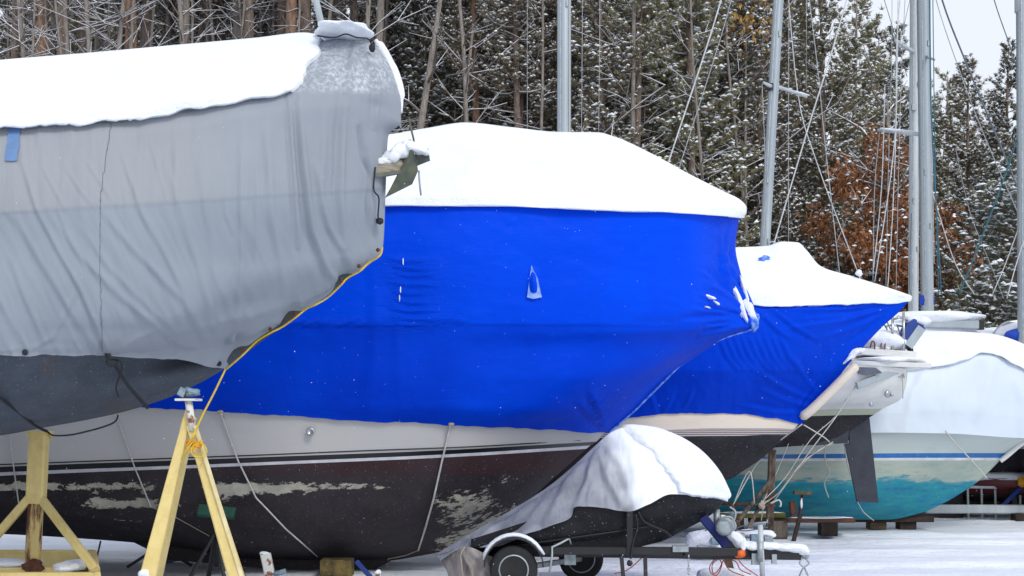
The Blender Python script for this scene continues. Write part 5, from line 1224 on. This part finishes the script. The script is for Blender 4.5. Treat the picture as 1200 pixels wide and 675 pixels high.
def beam_right():
    D = 25.5
    o = timber(1085, 1260, 591.5, 601.5, D, 'long galvanised steel beam lying low over the snow at the right edge', M['alloy_dull'], .14, False); o.name = 'steel_beam'; o['category'] = 'beam'
    block(1191, 1201, 602, D, 'dark wooden chock under the steel beam', M['wood_dark'], 'chock', .3)
    D = 26.3
    t = thing('railing_frame', P0(1160, D), 'snow-topped low frame with thin uprights beyond the teal bow', 'frame')
    MB().bar(W(1128, 570.5, D), W(1260, 573, D), .07, .05).build('top_rail', M['white_stripe'], t)
    for x in (1135, 1151, 1167, 1196):
        MB().bar(W(x-1, 571, D), P0(x, D), .035, .03, up=(0, 1, 0)).build('upright', M['alloy_dull'], t)
    MB().bar(W(1196, 572, D-.2), P0(1168, D-.3)+Vector((0, 0, .15)), .07, .05, up=(0, 1, 0)).build('blue_strut', M['engine_blue'], t)
    MB().blob(W(1199, 565, D-.3), (.09, .08, .08), 4, .3).build('tarp_bundle', M['rope_orange'], t, smooth=True)
    MB().bar(W(1186, 574, D-.1), P0(1190, D-.1)+Vector((0, 0, .12)), .10, .1, up=(0, 1, 0)).build('dark_support', M['black'], t)
    MB().bar(W(1100, 588, D+.8), P0(1300, D+.8)+Vector((0, 0, .40)), .6, .5).build('dark_trailer_bed', M['wood_dark'], t)
beam_right()
def stake():
    D = 18.2
    o = MB().tube([P0(113, D), W(118, 634, D)], .012, 6).build('marker_stake', M['wood'], None, loc=P0(113, D)); tag(o, 'thin leaning stick in the snow beneath the big blue boat', 'stick')
stake()

# ================================================================ falling snow
def flakes():
    rnd = np.random.RandomState(5); mb = MB(); V = []; Fc = []
    n = 5500; k = 0
    oc = np.array([(1, 0, 0), (-1, 0, 0), (0, 1, 0), (0, -1, 0), (0, 0, 1), (0, 0, -1)], float)
    of = [(0, 2, 4), (2, 1, 4), (1, 3, 4), (3, 0, 4), (2, 0, 5), (1, 2, 5), (3, 1, 5), (0, 3, 5)]
    for i in range(n):
        D = 9+(30-9)*rnd.rand()**.6
        p = np.array(W(rnd.uniform(-150, 1350), rnd.uniform(-60, 700), D))
        if p[2] < .05: continue
        s = rnd.uniform(.0014, .0036)
        V.append(oc*s*rnd.uniform(.7, 1.3, (1, 3))+p); Fc += [(a+6*k, b_+6*k, c+6*k) for a, b_, c in of]; k += 1
    mb.add(np.concatenate(V), Fc)
    o = mb.build('falling_snow', M['tree_snow']); o['kind'] = 'stuff'; tag(o, 'fine snowflakes falling through the air', 'snowflakes')
flakes()
# ================================================================ snowy pine wood
def frames(d):
    d = d/np.maximum(np.linalg.norm(d, axis=1, keepdims=True), 1e-9)
    up = np.where(abs(d[:, 2:3]) > .9, np.array([[1., 0, 0]]), np.array([[0, 0, 1.]]))
    a = np.cross(d, up); a /= np.linalg.norm(a, axis=1, keepdims=True); return d, a, np.cross(d, a)
def tufts(P, Dr, rnd, n=9, L=.15, w=.030):
    """needle tufts: n flat blades fanned round each shoot"""
    m = len(P); d, a, b = frames(Dr)
    V = np.zeros((m, n, 3, 3)); 
    for k in range(n):
        t = 2*math.pi*(k+rnd.rand(m))/n; e = rnd.uniform(.15, 1.15, m)
        r = a*np.cos(t)[:, None]+b*np.sin(t)[:, None]
        dr = d*np.cos(e)[:, None]+r*np.sin(e)[:, None]; side = np.cross(dr, r+.01); side /= np.maximum(np.linalg.norm(side, axis=1, keepdims=True), 1e-6)
        l = (L*rnd.uniform(.7, 1.25, m))[:, None]
        o = P+dr*.01
        V[:, k, 0] = o-side*w*.5; V[:, k, 1] = o+side*w*.5+dr*l*.2; V[:, k, 2] = o+dr*l
    F_ = np.arange(m*n*3).reshape(-1, 3)
    return V.reshape(-1, 3), F_
def snow_pads(P, rnd, r=.075, h=.035):
    """little irregular domes of snow lying on the shoots"""
    m = len(P); n = 6; V = np.zeros((m, n+1, 3)); rr = r*rnd.uniform(.5, 1.35, m)
    ph = rnd.rand(m)*6.28; st = rnd.uniform(.5, 1.2, m)
    for k in range(n):
        t = 2*math.pi*k/n+ph; q = rr*rnd.uniform(.6, 1.25, m)
        V[:, k, 0] = P[:, 0]+np.cos(t)*q; V[:, k, 1] = P[:, 1]+np.sin(t)*q*st; V[:, k, 2] = P[:, 2]-rnd.uniform(0, h, m)
    V[:, n] = P; V[:, n, 2] += h*rnd.uniform(.6, 1.4, m)
    base = (np.arange(m)*(n+1))[:, None]
    F_ = np.concatenate([base+np.array([[k, (k+1) % n, n]]) for k in range(n)])
    return V.reshape(-1, 3), F_
def stick_arrays(lst, n=4):
    V = []; Fc = []; o = 0
    for pts, rs in lst:
        mb = MB(); mb.tube([Vector(p) for p in pts], rs, n, cap=False); v = mb.v[0]; V.append(v); Fc += [tuple(i+o for i in q) for q in mb.f[0]]; o += len(v)
    return (np.concatenate(V), Fc) if V else (np.zeros((0, 3)), [])
def pine_parts(seed, H, cb, Rr, dens=1.0, dead=0, tr=.15, lean=0, top=True, wh=.34, tl=.17):
    rnd = np.random.RandomState(seed)
    tp = []; k = 12
    for i in range(k+1):
        z = H*i/k; tp.append((lean*z+.06*math.sin(z*.5+seed), .06*math.cos(z*.4+seed*2), z-.05))
    trunk = MB().tube([Vector(p) for p in tp], [tr*(1-i/k)**.7+.012 for i in range(k+1)], 9)
    tx = lambda z: np.array([lean*z+.06*math.sin(z*.5+seed), .06*math.cos(z*.4+seed*2), z])
    sticks = []; TP = []; TD = []; SP = []; snowline = []
    z = cb
    while z < H-.15:
        f = (z-cb)/(H-cb); Lb = Rr*((1-f)**.75)*(.55+.45*min(1, f*5+.25))+.18
        for j in range(rnd.randint(3, 6)):
            a = rnd.rand()*6.28; L = Lb*rnd.uniform(.6, 1.15); el = rnd.uniform(-.15, .2)+.55*f
            o = tx(z+rnd.uniform(-.12, .12)); hd = np.array([math.cos(a), math.sin(a), 0])
            pts = [o]
            for q in range(1, 5):
                t = q/4; pts.append(o+hd*L*t+np.array([rnd.uniform(-.04, .04)*L, rnd.uniform(-.04, .04)*L, L*(math.tan(el)*t+.20*t*t-.10*math.sin(t*3.1))]))
            r0 = .012+.012*L
            sticks.append((pts, [r0*(1-.8*q/4) for q in range(5)]))
            if L > .8 and rnd.rand() < .3: snowline.append(([p+np.array([0, 0, r0*.9]) for p in pts[:4]], [r0*.7]*3+[.006]))
            nt_ = int(L*10.5*dens)+3
            for q in range(nt_):
                t = .14+.86*(q+rnd.rand())/nt_; s = min(int(t*4), 3); u = t*4-s
                p = pts[s]*(1-u)+pts[s+1]*u; dd = pts[s+1]-pts[s]; dd = dd/np.linalg.norm(dd)
                sd = np.array([-hd[1], hd[0], 0])*(1 if rnd.rand() < .5 else -1)
                tw = dd*.6+sd*rnd.uniform(.3, 1.1)+np.array([0, 0, rnd.uniform(-.1, .45)]); tw /= np.linalg.norm(tw)
                l = rnd.uniform(.12, .5)*(.5+.5*(1-t))*min(1, L)+.04
                e = p+tw*l
                if l > .3 and rnd.rand() < .5: sticks.append(([p, e], [.008, .004]))
                for g in range(2 if l > .22 else 1):
                    pp = p+tw*l*(1-g*.5); TP.append(pp); TD.append(tw+np.array([0, 0, .35]))
                    if rnd.rand() < .88: SP.append(pp+tw*tl*.45+np.array([0, 0, tl*.42]))
        z += wh*rnd.uniform(.8, 1.2)
    TP.append(tx(H)); TD.append(np.array([0, 0, 1.]))
    for i in range(dead):
        z = rnd.uniform(.8, cb); a = rnd.rand()*6.28; L = rnd.uniform(.5, 2.0); o = tx(z); hd = np.array([math.cos(a), math.sin(a), 0]); el = rnd.uniform(-.3, .35)
        pts = [o+hd*L*t+np.array([rnd.uniform(-.06, .06), rnd.uniform(-.06, .06), L*math.tan(el)*t+rnd.uniform(-.08, .08)]) for t in (0, .33, .66, 1)]; pts[0] = o
        sticks.append((pts, [.022, .016, .010, .005])); (snowline.append(([p+np.array([0, 0, .013]) for p in pts], [.008, .006, .005, .003])) if rnd.rand() < .6 else None)
        for q in range(rnd.randint(1, 4)):
            t = rnd.uniform(.3, .9); ii = min(int(t*3), 2); p = pts[ii]+(pts[ii+1]-pts[ii])*(t*3-ii); dv = hd*rnd.uniform(0, .5)+np.array([rnd.uniform(-.6, .6), rnd.uniform(-.6, .6), rnd.uniform(-.3, .4)]); sticks.append(([p, p+dv*.7], [.008, .003]))
    return trunk, sticks, np.array(TP), np.array(TD), np.array(SP), snowline, rnd
def make_tree(name, parts, bark, leafmat, n=10, tl=.18, tw=.036, pad=.080, cat='tree', label='', group=None):
    trunk, sticks, TP, TD, SP, sl, rnd = parts
    t = thing(name, (0, 0, 0), label, cat, group)
    trunk.build('trunk', M[bark], t, smooth=True)
    v, f = stick_arrays(sticks); MB().add(v, f).build('branches', M['twig'], t, smooth=True)['kind'] = 'stuff'
    if len(TP) > 3:
        v, f = tufts(TP, TD, rnd, n, tl, tw); MB().add(v, f).build('crown', M[leafmat], t)
    sn = MB()
    if len(SP): v, f = snow_pads(SP, rnd, pad); sn.add(v, f)
    v, f = stick_arrays(sl, 4)
    if len(v): sn.add(v, f)
    if sn.n: sn.build('branch_snow', M['tree_snow'], t)['kind'] = 'stuff'
    return t
def copy_tree(o, label=None):
    r = o.copy(); COL.objects.link(r)
    if label: r['label'] = label
    for ch in list(o.children):
        c = ch.copy(); COL.objects.link(c); c.parent = r
    return r
GP = 'snow-dusted pines in the wood behind the boats'
LB = {'a': 'tall forest pine behind the boats, green needles with snow on every shoot',
      'b': 'bare-stemmed forest pine behind the boats with thin dead snowy branches',
      'd': 'tall straight orange-barked pine among the bare stems behind the boats'}
P = {}
P['a1'] = make_tree('pine_tree', pine_parts(1, 15.5, 1.2, 2.3, 1.15), 'bark', 'needles_olive', label=LB['a'], group=GP)
P['a2'] = make_tree('pine_tree', pine_parts(2, 17.0, 1.8, 2.0, 1.15), 'bark', 'needles_green', label=LB['a'], group=GP)
P['a3'] = make_tree('pine_tree', pine_parts(3, 14.5, 1.0, 2.6, 1.1), 'bark_grey', 'needles_olive', label=LB['a'], group=GP)
P['b1'] = make_tree('bare_pine_tree', pine_parts(11, 25.0, 14.5, 2.0, .5, 36, .19), 'bark', 'needles_olive', label=LB['b'], group=GP)
P['b2'] = make_tree('bare_pine_tree', pine_parts(12, 25.0, 14.5, 2.2, .5, 40, .16, .015), 'bark_grey', 'needles_green', label=LB['b'], group=GP)
P['d1'] = make_tree('bare_pine_tree', pine_parts(13, 26.0, 15.0, 2.2, .5, 28, .22, -.006), 'bark_orange', 'needles_olive', label=LB['d'], group=GP)
used = set()
def plant(key, px, D, s=1.0, rz=None, label=None, sz=None):
    o = P[key]
    if key in used: o = copy_tree(P[key], label)
    else:
        used.add(key)
        if label: o['label'] = label
    o.location = P0(px, D); o.rotation_euler = (0, 0, (px*.37+D) % 6.28 if rz is None else rz); o.scale = (s, s, sz or s)
    return o
# tall dense pines in rows; shorter towards the right where the sky opens
rr = np.random.RandomState(4)
def row(D, x0, x1, step, keys, s0=1.0):
    x = x0
    while x < x1:
        plant(keys[rr.randint(len(keys))], x, D+rr.uniform(-1, 1), s0*rr.uniform(.92, 1.12)); x += step*rr.uniform(.8, 1.2)
row(55, -120, 960, 68, ['a1', 'a2', 'a3', 'a2'], 1.3)
row(47.5, -90, 930, 84, ['a2', 'a1', 'a3'], 1.15)
row(41, 470, 900, 74, ['a1', 'a3', 'a2'], 1.08)
row(37.8, 500, 900, 96, ['a3', 'a1', 'a2'], .98)
# the open right side: each crown stands on its own against the sky
for px, D, hy, key, lab in ((962, 44, -40, 'a1', 'tall pine just right of the leaning mast, its top beyond the picture'), (1003, 46, -6, 'a3', 'shaggy pine whose pointed top stands against the sky left of the twin masts'), (1052, 49, 28, 'a2', 'slim pine peeking out directly behind the twin masts'),
                            (1110, 50, 88, 'a3', 'low round pine top right of the twin masts'), (1136, 47, 74, 'a1', 'small pointed pine between the twin masts and the right edge'), (1182, 44, 47, 'a2', 'dark spiky pine at the right edge beside the last mast'),
                            (1225, 42, 52, 'a3', 'dense pine cut off by the right edge of the picture'), (930, 50, -50, 'a2', None), (1085, 53, 98, 'a1', None), (1160, 54, 108, 'a3', None), (1030, 54, 40, 'a1', None), (1270, 48, 60, 'a1', None), (1205, 52, 100, 'a2', None)):
    H = {'a1': 15.5, 'a2': 17.0, 'a3': 14.5}[key]; hz = 1.7+(HZ-hy)/F*D
    plant(key, px, D, hz/H*(1.0 if hz/H > .8 else 1.0), label=lab)
# stems in front
for px, D, key, s in ((20, 38, 'b1', 1), (52, 37, 'd1', 1.0), (60, 40, 'b2', 1), (75, 36.5, 'b1', 1.05), (98, 38, 'b1', 1), (110, 42, 'b2', 1.1), (135, 44, 'b2', 1), (150, 36, 'd1', .98), (172, 39, 'b1', 1.1), (192, 43, 'b2', 1), (218, 37.5, 'b2', 1),
                   (236, 40, 'b1', .9), (250, 44, 'b2', 1), (262, 41, 'b1', 1), (275, 38, 'b2', 1.1), (293, 37, 'b1', 1.05), (310, 43, 'b2', 1), (328, 38, 'b1', .95), (340, 36.5, 'd1', .95), (358, 37, 'b1', 1.2), (395, 40, 'b2', 1), (412, 38, 'b1', .9),
                   (442, 36.5, 'b2', .9), (462, 42, 'b1', 1), (498, 40, 'b2', .8), (558, 38, 'd1', .7), (-20, 40, 'b1', 1), (-60, 38, 'b2', 1), (640, 40, 'd1', .7), (700, 43, 'b2', .8), (862, 40, 'b1', .7)):
    plant(key, px, D, s)
plant('b1', 605, 37, .72, label='grey-barked pine stem left of the thick silver mast')
plant('b1', 747, 37, .75, rz=1.0, label='pine stem with long bare arms midway between the two left masts')
plant('d1', 652, 40, .75, label='orange-barked pine stem directly behind the thick silver mast')

def bare_tree(name, seed, px, D, H, lean, label, bark='bark_grey', tr=.13, nb=16, droop=0):
    rnd = np.random.RandomState(seed); t = thing(name, (0, 0, 0), label, 'tree')
    k = 8; tp = [Vector((lean*H*(i/k)**1.2, .3*math.sin(i*.8+seed), H*i/k)) for i in range(k+1)]
    MB().tube(tp, [tr*(1-.75*i/k) for i in range(k+1)], 9).build('trunk', M[bark], t, smooth=True)
    st = []; sl = []
    for i in range(nb):
        f = rnd.uniform(.2, .98)*k; a = int(f); o = np.array(tp[a].lerp(tp[min(a+1, k)], f-a)); an = rnd.rand()*6.28; L = rnd.uniform(1, 3.2); el = rnd.uniform(.2, .9)
        hd = np.array([math.cos(an), math.sin(an), 0]); pts = [o+hd*L*math.cos(el)*t_+np.array([rnd.uniform(-.1, .1)*(t_ > 0), rnd.uniform(-.1, .1)*(t_ > 0), L*math.sin(el)*t_**.9]) for t_ in (0, .25, .5, .75, 1)]
        st.append((pts, [.04, .03, .022, .014, .006])); sl.append(([p+np.array([0, 0, .022]) for p in pts], [.02, .018, .013, .01, .004]))
        for j in range(5):
            b_ = pts[rnd.randint(1, 5)]; dv = np.array([rnd.uniform(-1, 1), rnd.uniform(-1, 1), rnd.uniform(0, 1)])*.7; st.append(([b_, b_+dv], [.012, .004])); sl.append(([b_+np.array([0, 0, .01]), b_+dv+np.array([0, 0, .006])], [.010, .003]))
    v, f = stick_arrays(st, 5); MB().add(v, f).build('branches', M['twig'], t, smooth=True)['kind'] = 'stuff'
    v, f = stick_arrays(sl, 4); MB().add(v, f).build('branch_snow', M['tree_snow'], t)['kind'] = 'stuff'
    t.location = P0(px, D); return t, np.array([p for q, _ in st for p in q])
bare_tree('bare_tree', 21, 440, 35.5, 13, .13, 'leafless leaning tree with snow along its limbs behind the grey cover bow', tr=.2)
bare_tree('bare_tree', 22, 500, 36.5, 12, .10, 'leafless forked tree just right of the grey cover bow')
bare_tree('bare_tree', 23, 690, 35, 9, -.05, 'thin leafless tree with snowy limbs right of the thick silver mast', tr=.08)
bare_tree('bare_tree', 24, 5, 36, 12, -.12, 'leafless tree with arching branches at the left edge')

def oak(seed, px, D, zc, sx, sz, n, label, H):
    t, _ = bare_tree('oak_tree', seed, px, D, H, .02, label, 'bark_grey', .09, 22)
    base = t.location.copy(); t.location = (0, 0, 0)
    rnd = np.random.RandomState(seed+5); m = n
    # leaves hang in sprays
    C = rnd.normal(0, 1, (95, 3))*np.array([sx*.5, .8, sz*.5]); C = C[np.abs(C[:, 2]) < sz]
    P_ = C[rnd.randint(0, len(C), m)]+rnd.normal(0, .20, (m, 3)); P_[:, 2] += zc; P_ = P_[P_[:, 2] > .6]
    Dn = rnd.normal(0, .45, P_.shape)+np.array([0, 0, -1.])
    v, f = tufts(P_, Dn, rnd, 3, .17, .075); MB().add(v, f).build('crown', M['oak_leaves'], t)
    S = P_[rnd.rand(len(P_)) < .16]+np.array([0, 0, .04]); v, f = snow_pads(S, rnd, .07); MB().add(v, f).build('leaf_snow', M['tree_snow'], t)['kind'] = 'stuff'
    t.location = base
oak(31, 1030, 36.5, 6.4, 1.45, 2.6, 4300, 'oak holding rusty orange leaves left of the twin masts', 10)
oak(32, 1110, 37.5, 4.3, 1.1, 1.6, 1900, 'small oak with orange leaves right of the twin masts', 5.5)
oak(33, 866, 39, 12.6, .8, .4, 130, 'slender oak with a few rust leaves high beside the leaning mast', 12.5)

# thin bare poles filling the gaps between the stems
def sapling(seed):
    rnd = np.random.RandomState(seed); t = thing('bare_sapling', (0, 0, 0), 'thin bare pole-like sapling between the larger pine stems', 'tree', 'thin bare saplings among the pines')
    H = 15; tp = [Vector((.25*math.sin(i*.5+seed)*i/10, .2*math.cos(i*.7), H*i/10)) for i in range(11)]
    MB().tube(tp, [.065*(1-.6*i/10) for i in range(11)], 7).build('trunk', M['bark_grey'], t, smooth=True)
    st = []; sl = []
    for i in range(46):
        f = rnd.uniform(.6, 9.8); a = int(f); o = np.array(tp[a].lerp(tp[a+1], f-a)); an = rnd.rand()*6.28; L = rnd.uniform(.4, 1.5); el = rnd.uniform(.1, .9)
        hd = np.array([math.cos(an)*math.cos(el), math.sin(an)*math.cos(el), math.sin(el)]); pts = [o, o+hd*L*.5+rnd.normal(0, .04, 3), o+hd*L]
        st.append((pts, [.016, .010, .005])); sl.append(([p+np.array([0, 0, .009]) for p in pts], [.009, .007, .004]))
        for j in range(2):
            dv = hd*.4+rnd.normal(0, .25, 3); st.append(([pts[1], pts[1]+dv], [.007, .003])); sl.append(([pts[1]+np.array([0, 0, .007]), pts[1]+dv+np.array([0, 0, .005])], [.007, .003]))
    v, f = stick_arrays(st, 4); MB().add(v, f).build('branches', M['twig'], t, smooth=True)['kind'] = 'stuff'
    v, f = stick_arrays(sl, 4); MB().add(v, f).build('branch_snow', M['tree_snow'], t)['kind'] = 'stuff'
    return t
sp = [sapling(61), sapling(62)]
k = 0
for xi, x in enumerate(np.arange(-40, 960, 24)):
    for q in range((1 if xi % 3 == 0 else 0) if x > 450 else 2):
        o = sp[k] if k < 2 else copy_tree(sp[k % 2]); k += 1
        o.location = P0(x+rr.uniform(-12, 12), rr.uniform(35, 41)); o.rotation_euler = (rr.uniform(-.03, .03), rr.uniform(-.05, .05), rr.uniform(0, 6)); s_ = rr.uniform(.9, 1.4); o.scale = (s_, s_, s_)

# low pine with heavy snow on layered boughs at the right
lp = make_tree('spruce_tree', pine_parts(41, 8.2, .5, 3.3, 1.5, wh=.34), 'bark', 'needles_green', label='wide low spruce with layered snowy boughs at the lower right', pad=.11)
lp.location = P0(1190, 35.5)
c = copy_tree(lp, 'wide low spruce half hidden behind the masts'); c.location = P0(1108, 40.5); c.rotation_euler.z = 2; c.scale = (.85,)*3
c = copy_tree(lp, 'low bushy spruce behind the dip between the two blue boats'); c.location = P0(905, 38); c.rotation_euler.z = 4; c.scale = (.8,)*3
# undergrowth of young pines low between the stems
UG = 'young pines between the stems'
yp = make_tree('young_pine', pine_parts(51, 3.9, .3, 1.5, 1.4, wh=.3), 'bark', 'needles_green', label='young snow-laden pine low between the forest stems', group=UG)
yp.location = P0(700, 37)
for i, x in enumerate(np.arange(-60, 1260, 62)):
    if abs(x-1000) < 1 or i == 0: continue
    c = copy_tree(yp); c.location = P0(x+rr.uniform(-15, 15), 38+rr.uniform(-1.5, 5)); c.rotation_euler.z = i; c.scale = (rr.uniform(.9, 1.5),)*3

# far wood that reads as one mass
def far_wood():
    rnd = np.random.RandomState(77); n = 15000
    px = rnd.uniform(-350, 1500, n); D = rnd.uniform(60, 76, n); ztop = np.where(px < 930, 27, np.where(px < 1010, 20-(px-930)*.06, 14.0-2.0*sstep(1040, 1100, px)))+2.5*vnoise(px, px*0, 60, 3)
    z = rnd.rand(n)*ztop; X = (px-600)/F*D
    P_ = np.stack([X, D, z], -1); Dn = rnd.normal(0, .6, P_.shape)+np.array([0, 0, .5])
    v, f = tufts(P_, Dn, rnd, 8, .55, .14); mb = MB().add(v, f)
    o = mb.build('far_wood', M['needles_green']); o['kind'] = 'stuff'; tag(o, 'dense dark pine wood far behind the nearer stems', 'wood')
    S = P_+np.array([0, 0, .22])+Dn*.15; v, f = snow_pads(S[rnd.rand(n) < .7], rnd, .24, .08)
    o2 = MB().add(v, f).build('wood_snow', M['tree_snow'], o)
far_wood()
# ================================================================ ground, light, camera
def ground():
    mb = MB()
    def grid(x0, x1, y0, y1, nx, ny, fn):
        X, Y = np.meshgrid(np.linspace(x0, x1, nx), np.linspace(y0, y1, ny)); Z = fn(X, Y)
        mb.add(np.stack([X, Y, Z], -1).reshape(-1, 3), [(j*nx+i, j*nx+i+1, (j+1)*nx+i+1, (j+1)*nx+i) for j in range(ny-1) for i in range(nx-1)])
    def near(X, Y):
        e = np.minimum(np.minimum(X+18, 18-X), np.minimum(Y-4, 36-Y)); k = sstep(0, 2, e)
        z = .035*vnoise(X, Y, 2.2, 4)+.012*vnoise(X, Y, .35, 3)
        # old wheel ruts under the new snow
        for c in (17.3, 18.9, 21.0, 22.4, 25.0): z = z-.05*np.exp(-((Y-c-.25*np.sin(X*.3+c))/.16)**2)+.025*np.exp(-((Y-c-.35-.25*np.sin(X*.3+c))/.22)**2)
        return z*k
    grid(-18, 18, 4, 36, 361, 321, near)
    flat = lambda X, Y: X*0
    grid(-18, 18, 36, 600, 4, 4, flat); grid(-18, 18, -200, 4, 4, 4, flat)
    grid(-500, -18, -200, 600, 4, 4, flat); grid(18, 500, -200, 600, 4, 4, flat)
    o = mb.build('snowy_ground', M['ground_snow'], smooth=True, merge=.001)
    o['kind'] = 'structure'
ground()
def world():
    w = bpy.data.worlds.new('World'); SC.world = w; w.use_nodes = True; nt = w.node_tree
    bg = nt.nodes['Background']; sk = nt.nodes.new('ShaderNodeTexSky'); sk.sky_type = 'NISHITA'; sk.sun_disc = False
    sk.sun_elevation = R(SUN_EL); sk.sun_rotation = R(SUN_ROT); sk.air_density = 1.0; sk.dust_density = 4.0; sk.ozone_density = 1.0
    # thin overcast: most of the sky's colour is whitened and evened by cloud
    hs = nt.nodes.new('ShaderNodeHueSaturation'); hs.inputs['Saturation'].default_value = .30
    nt.links.new(sk.outputs['Color'], hs.inputs['Color'])
    mx = nt.nodes.new('ShaderNodeMix'); mx.data_type = 'RGBA'; mx.inputs['Factor'].default_value = .75
    a = [s for s in mx.inputs if s.type == 'RGBA']; nt.links.new(hs.outputs['Color'], a[0]); a[1].default_value = CLOUD
    o = [s for s in mx.outputs if s.type == 'RGBA'][0]
    nt.links.new(o, bg.inputs['Color']); bg.inputs['Strength'].default_value = SKY_STR
SUN_EL, SUN_ROT = 41, 150      # sky rotation measured like the lamp's compass direction
SKY_STR = .12; CLOUD = (8.6, 9.2, 10.2, 1)
world()
az = R(SUN_ROT); el = R(SUN_EL)
sun_dir = Vector((math.sin(az)*math.cos(el), math.cos(az)*math.cos(el), math.sin(el)))   # towards the sun: front right of the camera's back
L = bpy.data.lights.new('sun', 'SUN'); L.energy = 1.3; L.angle = R(14); L.color = (1, .97, .92)
lo = bpy.data.objects.new('sun', L); COL.objects.link(lo); lo.rotation_euler = sun_dir.to_track_quat('Z', 'Y').to_euler(); lo.location = (0, 0, 30)
cam = bpy.data.cameras.new('camera'); co = bpy.data.objects.new('camera', cam); COL.objects.link(co)
cam.sensor_width = 36; cam.lens = 36*F/1200; cam.shift_y = (HZ-337.5)/1200; cam.clip_end = 2000; cam.clip_start = .1
co.location = (0, 0, CH); co.rotation_euler = (R(90), 0, 0); SC.camera = co
vs = SC.view_settings; vs.view_transform = 'Standard'; vs.look = 'None'; vs.gamma = 1; vs.exposure = 0.0; vs.use_curve_mapping = False
SC.cycles.use_denoising = True
SC.cycles.max_bounces = 5
